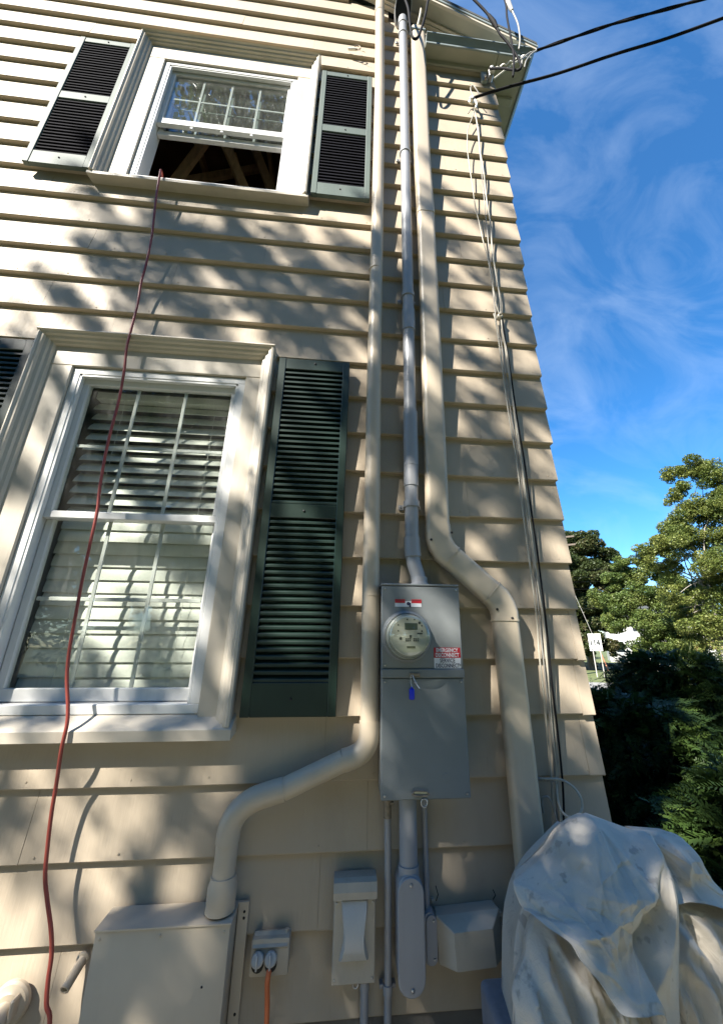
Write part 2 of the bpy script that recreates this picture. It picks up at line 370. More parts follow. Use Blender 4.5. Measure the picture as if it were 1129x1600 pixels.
def nails():
    mb = MB(); r = random.Random(8)
    for k in range(1, 26):
        x = XL + r.uniform(.1, .4)
        while x < -.03:
            z = ZK[k] + .022 + r.uniform(-.004, .004)
            if not any(o[0] - .16 < x < o[1] + .16 and o[2] - .15 < z < o[3] + .25 for o in OPEN):
                mb.lathe((x, .0016, z), (0, -1, 0), [(.0048, 0), (.0042, .0016), (.0012, .0020)], 6)
            x += r.uniform(.30, .42)
    tag(mb.build('nail_heads', 'siding', wall), kind='stuff')
nails()
for k in range(27):        # the wall round the corner
    board(0.046, DEPTH, ZK[k], ZK[k + 1] + 0.007, random.uniform(-.001, .001), side=True).build('siding_board', 'siding_side', wall)

# roof, rake, cornice return and eave
def roof():
    n = Vector((0.62, 0, 1)).normalized(); mb = MB()
    xe = 0.362; ze = rake_z(xe) + 0.10
    for sgn in (1, -1):
        P = lambda x, z: (x if sgn > 0 else XL - x, z)
        a = P(XR if sgn > 0 else XR, RZ + .10)
        pts = [(XR, -0.185, RZ + .115), (xe if sgn > 0 else XL - xe, -0.185, ze + .0), (xe if sgn > 0 else XL - xe, -0.185, ze + .035), (XR, -0.185, RZ + .155)]
        mb.prism(pts, (0, DEPTH + .4, 0))
    rf = mb.build('roof', 'roof', house)
    def slope(name, y0, y1, o0, o1, m, x1=0.36):
        p = [(XR, y0, RZ + o0), (x1, y0, rake_z(x1) + o0), (x1, y0, rake_z(x1) + o1), (XR, y0, RZ + o1)]
        MB().prism(p, (0, y1 - y0, 0)).build(name, m, rf)
        q = [(XR, y0, RZ + o0), (XL - x1, y0, rake_z(x1) + o0), (XL - x1, y0, rake_z(x1) + o1), (XR, y0, RZ + o1)]
        MB().prism(q, (0, y1 - y0, 0)).build(name, m, rf)
    slope('rake_frieze', -0.022, 0.012, 0.0, 0.075, 'trim', -0.1)
    slope('rake_moulding', -0.045, -0.0225, 0.022, 0.075, 'trim', -0.02)
    slope('rake_soffit', -0.148, -0.0455, 0.062, 0.078, 'soffit', 0.3)
    slope('rake_fascia', -0.172, -0.149, 0.035, 0.098, 'trim', 0.355)
    slope('rake_drip_edge', -0.181, -0.1725, 0.07, 0.112, 'gutter', 0.37)
    # cornice return: boxed soffit with a gutter-shaped crown, on the gable end and along the eave
    MB().box(-0.70, 0.0, -0.118, -0.004, 6.652, 6.668, .002).build('soffit', 'soffit', rf)
    MB().box(0.003, 0.30, -0.118, DEPTH, 6.652, 6.668, .002).build('soffit', 'soffit', rf)
    MB().box(-0.69, -0.002, -0.022, -0.003, 6.585, 6.650, .003).build('frieze_board', 'soffit', rf)
    prof = [(0.0, 6.640), (0.012, 6.640), (0.014, 6.662), (0.024, 6.672), (0.034, 6.694), (0.047, 6.706), (0.052, 6.712), (0.052, 6.724), (0.0, 6.724)]
    mb = MB(); mb.loft([[(-0.70, -0.118 - a, z) for a, z in prof], [(0.302 + a, -0.118 - a, z) for a, z in prof], [(0.302 + a, DEPTH, z) for a, z in prof]])
    mb.build('crown_gutter', 'gutter', rf, smooth=30)
    MB().prism([(-0.70, -0.165, 6.7245), (-0.70, 0.01, 6.80), (-0.70, 0.01, 6.725)], (1.0, 0, 0)).build('return_cap', 'gutter', rf)
    MB().box(-0.70, -0.685, -0.117, -0.003, 6.669, 6.722).build('return_end', 'gutter', rf)
    # lookout blocks on the eave soffit
    for y in (0.16, 0.42): MB().box(0.06, 0.25, y, y + .06, 6.60, 6.6515, .004).build('lookout_block', 'soffit', rf)
roof()

# windows
def ring(x0, x1, z0, z1, wd, y0, y1, bev=0.003, wb=None, wt=None):
    mb = MB(); wb = wb or wd; wt = wt or wd
    mb.box(x0, x1, y0, y1, z1 - wt, z1, bev); mb.box(x0, x1, y0, y1, z0, z0 + wb, bev)
    mb.box(x0, x0 + wd, y0 + .0005, y1 - .0005, z0 + wb - .002, z1 - wt + .002, bev); mb.box(x1 - wd, x1, y0 + .0005, y1 - .0005, z0 + wb - .002, z1 - wt + .002, bev)
    return mb
def window(cx0, cx1, cz0, cz1, fx0, fx1, fz0, fz1, zm, cols, raised, m_pane, label, sh=.046):
    mb = ring(fx0, fx1, fz0, fz1, 0.042, 0.0, 0.135, .003)
    mb.box(fx0 + .042, fx0 + .056, 0.004, 0.030, fz0 + .042, fz1 - .042, .002); mb.box(fx1 - .056, fx1 - .042, 0.004, 0.030, fz0 + .042, fz1 - .042, .002)
    mb.box(fx0 + .042, fx1 - .042, 0.004, 0.030, fz1 - .056, fz1 - .042, .002)
    wn = mb.build('window', 'vinyl', house); wn['label'] = label
    # wooden casing with a moulded back band
    MB().box(cx0 + .03, fx0 - .002, -0.014, 0.034, cz0 + sh + .008, fz1 + .003, .003).build('casing', 'trim', wn)
    MB().box(fx1 + .002, cx1 - .03, -0.014, 0.034, cz0 + sh + .008, fz1 + .003, .003).build('casing', 'trim', wn)
    MB().box(cx0 + .032, cx1 - .032, -0.0145, 0.034, fz1 + .0045, cz1 - .045, .003).build('head_casing', 'trim', wn)
    for xo, sg in ((cx0, 1), (cx1, -1)):
        poly = [(xo + sg * u, v) for u, v in ((0, .03), (0, -.074), (.011, -.079), (.018, -.070), (.030, -.066), (.035, -.053), (.050, -.047), (.056, -.036), (.070, -.031), (.076, -.0135), (.031, -.0135), (.031, .03))]
        MB().loft([[(x, y, cz0 + sh + .003) for x, y in poly], [(x, y, cz1 - .004) for x, y in poly]]).build('back_band', 'trim', wn)
    poly = [(v, cz1 - u) for u, v in ((0, .03), (.003, -.080), (.014, -.085), (.021, -.074), (.032, -.069), (.037, -.056), (.052, -.050), (.058, -.038), (.070, -.032), (.076, -.0145), (.044, -.0145), (.044, .03))]
    MB().loft([[(cx0 - .004, y, z) for y, z in poly], [(cx1 + .004, y, z) for y, z in poly]]).build('drip_cap', 'trim', wn)
    yo = -.074 if sh > .03 else -.062
    sl = [(yo, cz0 - .002), (0.03, cz0 + .012), (0.03, fz0 - .002), (-0.002, fz0 - .002), (yo + .004, cz0 + sh), (yo - .002, cz0 + sh - .006)]
    MB().loft([[(cx0 - .012, y, z) for y, z in sl], [(cx1 + .012, y, z) for y, z in sl]]).build('sill', 'trim', wn)
    ix0, ix1 = fx0 + .045, fx1 - .045
    def sash(z0, z1, y0, rb, rt, yo=0.034):
        sm = ring(ix0, ix1, z0, z1, 0.040, y0, y0 + yo, .004, wb=rb, wt=rt)
        sm.build('sash', 'vinyl', wn)
        gx0, gx1, gz0, gz1 = ix0 + .04, ix1 - .04, z0 + rb, z1 - rt; ym = y0 + yo / 2
        MB().box(gx0 - .004, gx1 + .004, ym - .002, ym + .002, gz0 - .004, gz1 + .004).build('pane', m_pane, wn)
        for i in range(1, cols):
            x = gx0 + (gx1 - gx0) * i / cols
            MB().box(x - .010, x + .010, ym + .004, ym + .011, gz0, gz1, .002).build('muntin', 'vinyl', wn)
        zc = (gz0 + gz1) / 2
        for i in range(cols):
            a = gx0 + (gx1 - gx0) * i / cols; b = gx0 + (gx1 - gx0) * (i + 1) / cols
            MB().box(a + .010, b - .010, ym + .0045, ym + .0105, zc - .010, zc + .010, .002).build('muntin', 'vinyl', wn)
    if raised:
        sash(zm, fz1 - .045, 0.034, 0.070, 0.045)
        h = (fz1 - .045) - zm
        sash(zm - .065, fz1 - .05, 0.078, 0.055, 0.045)
        for t in (.27, .5, .73): MB().box(ix0 + (ix1 - ix0) * t - .012, ix0 + (ix1 - ix0) * t + .012, 0.036, 0.052, zm - .024, zm - .0005, .003).build('sash_stop', 'vinyl', wn)
    else:
        sash(zm - .012, fz1 - .045, 0.034, 0.040, 0.045)
        sash(fz0 + .045, zm + .03, 0.070, 0.058, 0.040)
    return wn
window(-3.105, -1.757, 0.938, 3.082, -2.905, -1.918, 1.030, 2.872, 1.965, 3, False, 'pane', 'lower white double-hung window with closed sashes and blinds behind')
window(-3.178, -1.660, 4.470, 6.335, -2.965, -1.845, 4.560, 6.075, 5.300, 4, True, 'pane_dusty', 'upper white double-hung window with its bottom sash pushed up open', sh=.026)

# rooms behind the windows
def room(x0, x1, z0, z1, y1, m, mc):
    mb = MB(); y0 = .101
    mb.box(x0 - .05, x0, y0, y1, z0, z1); mb.box(x1, x1 + .05, y0, y1, z0, z1); mb.box(x0, x1, y1, y1 + .05, z0, z1)
    mb.build('room_walls', m, house); MB().box(x0, x1, y0, y1, z0 - .05, z0).build('room_floor', mc, house); MB().box(x0, x1, y0, y1, z1, z1 + .03).build('room_ceiling', mc, house)
room(-4.6, -0.3, 0.2, 3.35, 4.0, 'room_wall', 'room_wall')
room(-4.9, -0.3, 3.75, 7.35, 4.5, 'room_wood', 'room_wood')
def lumber(a, b, w=.045, h=.14):
    a, b = Vector(a), Vector(b); t = (b - a).normalized(); s = t.cross(Vector((0, 0, 1))); s = s.normalized() if s.length > .01 else Vector((1, 0, 0)); u = s.cross(t)
    MB().obox((a + b) / 2, s, t, u, w / 2, (b - a).length / 2, h / 2, .002).build('lumber', 'lumber', house)
for x in (-3.3, -2.9, -2.42, -2.0, -1.55, -1.1): lumber((x, .12, 7.25), (x, 4.4, 7.25))
for a, b in (((-3.25, 1.0, 6.15), (-2.55, 1.35, 7.15)), ((-2.95, .62, 6.9), (-2.35, .75, 5.55)), ((-2.62, .9, 7.1), (-2.0, 1.0, 5.5)), ((-2.35, 1.3, 5.6), (-2.85, 1.2, 7.1)), ((-3.2, .7, 5.3), (-2.75, .72, 7.0))): lumber(a, b, .05, .09)
for x in (-1.98, -1.9, -1.74, -1.5): lumber((x, 1.1, 3.8), (x, 1.15, 7.2), .045, .09)

# ------------------------------------------------------------------ blind in the lower window
def blind():
    b = empty('window_blind', (-2.41, .19, 1.06), 'white slatted blind hanging inside the lower window', 'blind')
    MB().box(-2.86, -1.95, .17, .225, 2.78, 2.83, .003).build('headrail', 'blind', b)
    def slat_mesh(deg):
        mb = MB(); n = 6; w = .080; th = math.radians(deg)
        pts = [(-w / 2 + w * i / n, 0.004 * (1 - (2 * i / n - 1) ** 2)) for i in range(n + 1)]
        sec = pts + [(a, c - .0028) for a, c in reversed(pts)]
        rot = [(a * math.cos(th) - c * math.sin(th), a * math.sin(th) + c * math.cos(th)) for a, c in sec]
        mb.loft([[(x, y, z) for y, z in rot] for x in (-.452, .452)]); return mb
    me = {}; z = 2.74
    while z > 1.09:
        deg = 57 if z > 1.98 else 79
        p = (-2.408 + random.uniform(-.003, .003), .198, z + random.uniform(-.002, .002))
        if deg not in me:
            o = slat_mesh(deg).build('slat', 'blind', b, smooth=40, origin=(0, 0, 0)); me[deg] = o.data; o.location = Vector(p) - ORI[b.name]
        else: obj_from_mesh('slat', me[deg], p, b)
        z -= 0.0695
    MB().box(-2.86, -1.955, .18, .215, 1.062, 1.085, .004).build('bottom_rail', 'blind', b)
    for x in (-2.68, -2.13): MB().tube([(x, .165, 2.78), (x, .165, 1.08)], .0012, 6).build('ladder_cord', 'blind', b)
blind()

# ------------------------------------------------------------------ shutters
def shutter(x0, x1, z0, z1, label, m, ms, rails, pitch):
    y0, y1 = -0.052, -0.017; sw = .042
    s = empty('shutter', ((x0 + x1) / 2, -.01, z0), label, 'shutter', 'louvred shutters beside the windows')
    MB().box(x0, x0 + sw, y0, y1, z0, z1, .003).build('stile', m, s); MB().box(x1 - sw, x1, y0, y1, z0, z1, .003).build('stile', m, s)
    for a, b in rails: MB().box(x0 + sw - .001, x1 - sw + .001, y0 + .003, y1 - .002, a, b, .003).build('rail', m, s)
    MB().box(x0 + sw - .004, x1 - sw + .004, y1 - .0055, y1 - .001, z0 + .01, z1 - .01).build('back_panel', ms, s)
    L = (x1 - x0) - 2 * sw + .004
    rot = [(-.012, -.014), (-.012, -.004), (-.0105, -.001), (.013, .015), (.017, .015), (.017, .009), (-.006, -.014)]
    me = None
    rs = sorted(rails)
    for (a0, a1), (b0, b1) in zip(rs[:-1], rs[1:]):
        n = int(round((b0 - a1) / pitch)); p = (b0 - a1) / n
        for i in range(n):
            zc = a1 + p * (i + .5); c = ((x0 + x1) / 2, -0.0345 + random.uniform(-.0006, .0006), zc)
            if me is None:
                o = MB().loft([[(x, y, z) for y, z in rot] for x in (-L / 2, L / 2)]).build('slat', ms, s, origin=(0, 0, 0)); me = o.data; o.location = Vector(c) - ORI[s.name]
            else: obj_from_mesh('slat', me, c, s)
    for zz in (z0 + .075, sum(rs[1]) / 2, z1 - .03):
        MB().lathe(((x0 + x1) / 2 + random.uniform(-.01, .01), y0 + .002, zz), (0, -1, 0), [(.007, 0), (.006, .003), (.002, .005)], 10).build('screw', 'dark', s)
def rails(z0, z1, top, mid0, mid1, bot): return [(z0, z0 + bot), (mid0, mid1), (z1 - top, z1)]
shutter(-1.722, -1.290, 1.020, 3.008, 'dark green louvred shutter right of the lower window', 'shutter', 'shutter', rails(1.020, 3.008, .078, 1.972, 2.052, .145), .0335)
shutter(-3.556, -3.124, 1.020, 3.008, 'dark green louvred shutter left of the lower window, cut by the frame', 'shutter', 'shutter', rails(1.020, 3.008, .078, 1.972, 2.052, .145), .0335)
shutter(-3.640, -3.196, 4.535, 6.145, 'sun-faded louvred shutter left of the open upper window', 'shutter_faded', 'slat_faded', rails(4.535, 6.145, .06, 5.30, 5.385, .13), .0345)
shutter(-1.632, -1.190, 4.535, 6.145, 'sun-faded louvred shutter right of the open upper window', 'shutter_faded', 'slat_faded', rails(4.535, 6.145, .06, 5.30, 5.385, .13), .0345)

# ------------------------------------------------------------------ beige vent pipe and the chase it runs into
def vent_pipe():
    t = empty('vent_pipe', (-1.708, -.06, .36), 'beige round vent pipe with an offset bend, running up beside the shutters', 'pipe')
    r = .044; x = -1.136; y = -.062
    MB().tube([(x + .004, y, 7.42), (x + .012, y, 5.9), (x + .006, y, 4.2)], r, 24).build('pipe', 'pvc_beige', t, smooth=40)
    MB().tube([(x + .006, y, 4.2), (x - .002, y, 3.0), (x - .003, y, 1.57)], r, 24).build('pipe', 'pvc_beige', t, smooth=40)
    MB().tube([(x - .003, y, 1.57), (x, y, 1.0)], r, 24).build('pipe', 'pvc_beige', t, smooth=40)
    for z, h in ((7.24, .03), (3.79, .004), (1.571, .006), (1.0, .006)): MB().tube([(x + .002 if z > 4 else x - .001, y, z - h), (x + .002 if z > 4 else x - .001, y, z + h)], r + .0022, 24).build('joint_ring', 'pvc_beige', t, smooth=40)
    # elbows and offset
    A = [(x, y, 1.0), (x, y, .955), (x - .008, y, .915), (x - .035, y, .880), (x - .075, y, .860), (x - .115, y, .849)]
    MB().tube(A, r + .003, 24, smooth=4).build('elbow', 'pvc_beige', t, smooth=50)
    MB().tube([(x - .112, y, .8497), (-1.50, y, .747)], r, 24).build('offset_pipe', 'pvc_beige', t, smooth=40)
    B = [(-1.497, y, .748), (-1.560, y, .733), (-1.625, y, .712), (-1.675, y, .678), (-1.700, y, .640), (-1.708, y, .605), (-1.709, y, .57)]
    MB().tube(B, r + .003, 24, smooth=4).build('elbow', 'pvc_beige', t, smooth=50)
    MB().tube([(-1.709, y, .572), (-1.709, y, .44)], r - .001, 24).build('pipe', 'pvc_beige', t, smooth=40)
    MB().lathe((-1.709, y, .355), (0, 0, 1), [(.0555, 0), (.0555, .006), (.054, .010), (.0555, .016), (.054, .022), (.0555, .030), (.0555, .075), (.050, .092), (.048, .108), (.044, .109)], 28).build('reducer', 'pvc_beige', t, smooth=35)
vent_pipe()
def chase():
    t = empty('pipe_chase', (-1.87, -.06, GZ), 'beige sheet-metal box at the foot of the vent pipe', 'metal box')
    MB().box(-2.128, -1.652, -0.122, -.001, GZ, 0.345, .004, 2).build('cover', 'alu_beige', t, smooth=40)
    MB().prism([(-2.132, -0.126, .345), (-2.132, -.002, .353), (-2.132, -.002, .347), (-2.132, -.126, .340)], (.484, 0, 0)).build('lid', 'alu_beige', t)
    MB().box(-1.650, -1.608, -.012, -.001, GZ, .352, .002).build('flange', 'alu_beige', t)
    MB().box(-2.131, -1.649, -.1265, -.1225, .052, .056).build('seam', 'alu_beige', t)
    for x in (-2.11, -1.90, -1.672): MB().lathe((x, -.1225, .32), (0, -1, 0), [(.005, 0), (.004, .0025), (.001, .0035)], 8).build('screw', 'alu_beige', t)
    for z in (.32, .30, .02): MB().lathe((-1.624, -.012, z), (0, -1, 0), [(.005, 0), (.004, .003), (.001, .004)], 8).build('screw', 'dark', t)
    MB().lathe((-1.73, -.1225, .17), (0, -1, 0), [(.004, 0), (.001, .003)], 8).build('screw', 'dark', t)
chase()

# ------------------------------------------------------------------ electrical conduit
def conduit():
    t = empty('service_conduit', (-.92, -.06, 1.6), 'grey service conduit running straight up from the meter box', 'conduit')
    X = -.914; y = -.062; r = .0385
    MB().tube([(-.905, y, 7.10), (-.910, y, 5.2), (-.914, y, 3.40)], r, 24).build('pipe', 'conduit', t, smooth=40)
    MB().tube([(-.914, y, 3.42), (-.920, y, 2.20), (-.922, y, 1.86)], r - .001, 24).build('pipe', 'conduit', t, smooth=40)
    MB().tube([(-.914, y, 3.28), (-.914, y, 3.46)], r + .0045, 24).build('coupling', 'conduit', t, smooth=40)
    MB().tube([(-.918, y, 2.30), (-.917, y, 2.66)], r + .0045, 24).build('coupling', 'conduit', t, smooth=40)
    MB().tube([(-.920, y, 2.175), (-.919, y, 2.302)], r + .003, 24).build('coupling', 'conduit', t, smooth=40)
    MB().tube([(-.922, y, 1.88), (-.922, y, 1.835), (-.919, y - .004, 1.77)], r + .0045, 24).build('coupling', 'conduit', t, smooth=40)
    MB().tube([(-.921, y, 1.80), (-.916, y - .006, 1.74), (-.900, y - .012, 1.68), (-.892, y - .014, 1.63)], r - .001, 24, smooth=4).build('offset', 'conduit', t, smooth=40)
    MB().lathe((-.891, y - .014, 1.613), (0, 0, 1), [(.046, 0), (.046, .02), (.041, .022), (.041, .05), (.037, .052)], 24).build('hub', 'conduit', t, smooth=35)
    for z, xx in ((6.89, -.906), (5.108, -.911), (3.585, -.915), (2.067, -.921)):
        mb = MB(); mb.tube([(xx, y, z - .017), (xx, y, z + .017)], r + .0065, 24)
        mb.box(xx - r - .026, xx - r + .006, -.012, -.001, z - .016, z + .016, .003); mb.box(xx + r - .006, xx + r + .024, -.012, -.001, z - .016, z + .016, .003)
        st = mb.build('strap', 'conduit', t, smooth=40)
        for s in (-1, 1): MB().lathe((xx + s * (r + .015), -.012, z), (0, -1, 0), [(.006, 0), (.005, .004), (.001, .005)], 8).build('bolt', 'steel', st)
    # weatherhead: hood tilted out from the wall, its dark mouth facing down and forward
    mb = MB(); rings = []
    ax = Vector((0.10, -0.55, -0.55)).normalized(); up = Vector((0, 0, 1)); a = (up - ax * up.dot(ax)).normalized(); b = ax.cross(a); c = Vector((-.905, -.085, 7.30))
    for rr, h in ((.010, -.105), (.05, -.095), (.075, -.06), (.085, -.01), (.086, .03), (.079, .03), (.075, .0), (.010, -.004)):
        rings.append([c + ax * h + (a * math.cos(k * math.pi / 12) * 1.75 + b * math.sin(k * math.pi / 12) * .95) * rr for k in range(24)])
    mb.loft(rings); wh = mb.build('weatherhead', 'conduit', t, smooth=40)
    mb = MB(); mb.loft([[c + ax * h + (a * math.cos(k * math.pi / 12) * 1.75 + b * math.sin(k * math.pi / 12) * .95) * rr for k in range(24)] for rr, h in ((.077, .012), (.077, .021), (.010, .022))]); mb.build('cable_plate', 'dark', wh)
    MB().tube([(-.905, y, 7.06), (-.905, y, 7.16)], r + .006, 24).build('collar', 'conduit', wh, smooth=40)
conduit()

# ------------------------------------------------------------------ downspout
def downspout():
    t = empty('downspout', (-.43, -.05, GZ), 'beige rectangular downspout jogging right near the house corner', 'downspout')
    pr = rprof(.066, .040, .029, 5); y = -.058
    A = [(-.757, y, 7.02), (-.772, y, 5.05), (-.764, y, 4.43)]
    MB().sweep(A, pr, (0, 1, 0)).build('upper_section', 'alu_beige', t, smooth=40)
    pm = rprof(.0675, .0415, .029, 5)
    MB().sweep([(-.764, y, 4.46), (-.770, y, 3.05), (-.778, y, 1.93)], rprof(.0645, .0385, .029, 5), (0, 1, 0)).build('middle_section', 'alu_beige', t, smooth=40)
    MB().sweep([(-.764, y, 4.405), (-.764, y, 4.445)], pm, (0, 1, 0)).build('seam_band', 'alu_beige', t, smooth=40)
    d = Vector((.745, 0, -.667)); p1 = Vector((-.778, y, 1.835)); p2 = Vector((-.447, y, 1.539))
    e1 = (p2 - p1).normalized(); MB().sweep([(-.778, y, 1.955), p1 + Vector((0, 0, .045)), p1 + Vector((.011, 0, .012)), p1 + e1 * .045, p1 + e1 * .085], pm, (0, 1, 0)).build('elbow', 'alu_beige', t, smooth=40)
    dd = (p2 - p1).normalized()
    MB().sweep([p1 + dd * .07, p2 - dd * .03], pr, (0, 1, 0)).build('diagonal_section', 'alu_beige', t, smooth=40)
    MB().sweep([p2 - dd * .085, p2 - dd * .042, p2 + Vector((-.010, 0, -.012)), p2 - Vector((0, 0, .045)), Vector((-.447, y, 1.455))], pm, (0, 1, 0)).build('elbow', 'alu_beige', t, smooth=40)
    MB().sweep([(-.447, y, 1.47), (-.438, y, .86), (-.434, y, -.1), (-.434, y, GZ + .02)], rprof(.066, .0405, .029, 5), (0, 1, 0)).build('lower_section', 'alu_beige', t, smooth=40)
    for c in (p1 + dd * .085, p2 - dd * .085):
        MB().sweep([c - dd * .003, c + dd * .003], rprof(.0705, .0445, .031, 5), (0, 1, 0)).build('seam_band', 'alu_beige', t, smooth=40)
    MB().sweep([(-.447, y, 1.452), (-.447, y, 1.460)], rprof(.0705, .0445, .031, 5), (0, 1, 0)).build('seam_band', 'alu_beige', t, smooth=40)
    for c in ((-.826, y - .041, 1.862), (-.713, y - .041, 1.905), (-.500, y - .042, 1.507), (-.425, y - .042, 1.465)):
        MB().lathe(c, (0, -1, 0), [(.007, 0), (.006, .004), (.002, .006)], 8).build('rivet', 'dark', t)
    MB().box(-.835, -.69, -.105, -.001, 6.93, 6.955, .003).build('strap', 'gutter', t)
downspout()

# ------------------------------------------------------------------ meter box
def text(body, size, c, m, parent, name='lettering', bold=.0, width=None, facing=None):
    cu = bpy.data.curves.new('txt', 'FONT'); cu.body = body; cu.size = size; cu.align_x = 'CENTER'; cu.align_y = 'CENTER'; cu.extrude = .0004; cu.offset = bold; cu.resolution_u = 2
    o = bpy.data.objects.new('txt', cu); COL.objects.link(o); dg = bpy.context.evaluated_depsgraph_get(); me = bpy.data.meshes.new_from_object(o.evaluated_get(dg)); bpy.data.objects.remove(o)
    me.materials.clear(); me.materials.append(MAT[m])
    n = len(me.vertices); co = np.zeros(n * 3); me.vertices.foreach_get('co', co); co = co.reshape(-1, 3)
    cx = (co[:, 0].max() + co[:, 0].min()) / 2; cz = (co[:, 1].max() + co[:, 1].min()) / 2; co[:, 0] -= cx; co[:, 1] -= cz
    if width: co[:, 0] *= width / (co[:, 0].max() - co[:, 0].min())
    R, U, F = facing or (Vector((1, 0, 0)), Vector((0, 0, 1)), Vector((0, -1, 0)))
    w = co[:, :1] * np.array(R) + co[:, 1:2] * np.array(U) + co[:, 2:] * np.array(F)
    me.vertices.foreach_set('co', w.ravel()); me.update(); me.name = name
    return obj_from_mesh(name, me, c, parent)
def meter_box():
    t = empty('meter_box', (-.897, -.07, .727), 'grey steel meter box with a lower breaker cover and warning stickers', 'meter box')
    x0, x1, yf = -1.090, -.712, -.148
    MB().box(x0, x1, yf + .008, -.001, .727, 1.608, .004).build('enclosure', 'box_grey', t)
    MB().box(x0 - .004, x1 + .004, yf - .006, -.003, 1.609, 1.619, .003).build('rain_lip', 'box_grey', t)
    MB().box(x0 - .002, x1 + .002, yf - .003, yf + .007, 1.232, 1.606, .003).build('meter_cover', 'box_grey', t)
    MB().box(x0 - .004, x1 + .005, yf - .010, yf + .006, 1.192, 1.2305, .004).build('cross_band', 'box_grey', t)
    lc = MB().box(x0 - .002, x1 + .003, yf - .002, yf + .007, .722, 1.190, .004).build('breaker_cover', 'box_grey', t)
    MB().tube([(-.962, yf - .012, .748), (-.950, yf - .012, .757), (-.90, yf - .012, .755), (-.888, yf - .012, .745), (-.90, yf - .012, .739), (-.95, yf - .012, .741), (-.962, yf - .012, .748)], .0035, 8).build('pull_slot', 'rusty', lc, smooth=40)
    MB().box(-.955, -.893, yf - .006, yf - .003, .742, .754, .001).build('latch_plate', 'steel', lc)
    tor = [(-.910 + .013 * math.cos(a), yf - .004, .712 + .015 * math.sin(a)) for a in np.linspace(0, 2 * math.pi, 17)]
    MB().tube(tor, .0035, 8).build('padlock_eye', 'steel', lc, smooth=60)
    MB().box(-.965, -.915, yf - .018, yf - .011, 1.196, 1.214, .003).build('seal_latch', 'rusty', t)
    MB().tube([(-.952, yf - .02, 1.205), (-.945, yf - .024, 1.185), (-.938, yf - .026, 1.172), (-.930, yf - .026, 1.160), (-.922, yf - .024, 1.150)], .0022, 6, smooth=3).build('seal_wire', 'steel', t)
    MB().tube([(-.958, yf - .02, 1.205), (-.962, yf - .022, 1.18), (-.956, yf - .024, 1.152)], .0018, 6, smooth=3).build('seal_wire', 'steel', t)
    MB().ball((-.940, yf - .026, 1.174), .006).build('seal_crimp', 'steel', t, smooth=80)
    tg = MB(); tg.box(-.970, -.946, yf - .030, yf - .022, 1.104, 1.150, .006, 3); tg.box(-.962, -.954, yf - .031, yf - .021, 1.150, 1.157, .002); tg.build('seal_tag', 'tag_blue', t, smooth=40)
    for x in (x0 + .014, x1 - .012):
        for z in (1.592, 1.246, 1.176, .74): MB().lathe((x, yf - .003, z), (0, -1, 0), [(.0055, 0), (.0045, .0025), (.001, .0035)], 10).build('cover_screw', 'steel', t)
    MB().lathe((x1 - .10, yf - .002, .80), (0, -1, 0), [(.017, 0), (.017, .0012), (.015, .0016)], 20).build('knockout', 'box_grey', lc)
    # stickers
    s1 = MB().box(-.846, -.720, yf - .0046, yf - .0031, 1.278, 1.323).build('warning_sticker', 'sticker_red', t)
    s1['label'] = 'red and white emergency disconnect sticker'
    s2 = MB().box(-.846, -.720, yf - .0046, yf - .0031, 1.2325, 1.2778).build('warning_sticker', 'sticker_white', t)
    for b, z, m, w in (('EMERGENCY', 1.3115, 'sticker_white', .104), ('DISCONNECT', 1.2905, 'sticker_white', .112)): text(b, .024, (-.783, yf - .0052, z), m, s1, bold=.0006, width=w)
    for b, z, m, w in (('SERVICE', 1.2665, 'print_navy', .072), ('DISCONNECT', 1.2445, 'print_navy', .112)): text(b, .025, (-.783, yf - .0052, z), m, s2, bold=.0003, width=w)
    s3 = MB().box(-1.028, -.899, yf - .0046, yf - .0031, 1.508, 1.535).build('danger_strip', 'sticker_white', t)
    for a, b in ((-1.028, -.979), (-.948, -.899)):
        MB().box(a, b, yf - .0052, yf - .0045, 1.5255, 1.5435).build('red_band', 'sticker_red', s3)
        for k in range(5): MB().box(a + .004 + k * .0088, a + .009 + k * .0088, yf - .0058, yf - .0051, 1.537, 1.5405).build('dark_print', 'print_dark', s3)
    MB().lathe((-.963, yf - .0046, 1.523), (0, -1, 0), [(.0085, 0), (.0085, .0008)], 12).build('pictogram', 'print_navy', s3)
    MB().box(-.959, -.951, yf - .0056, yf - .0045, 1.507, 1.527, .001).build('pictogram', 'print_navy', s3)
    return yf
YF = meter_box()
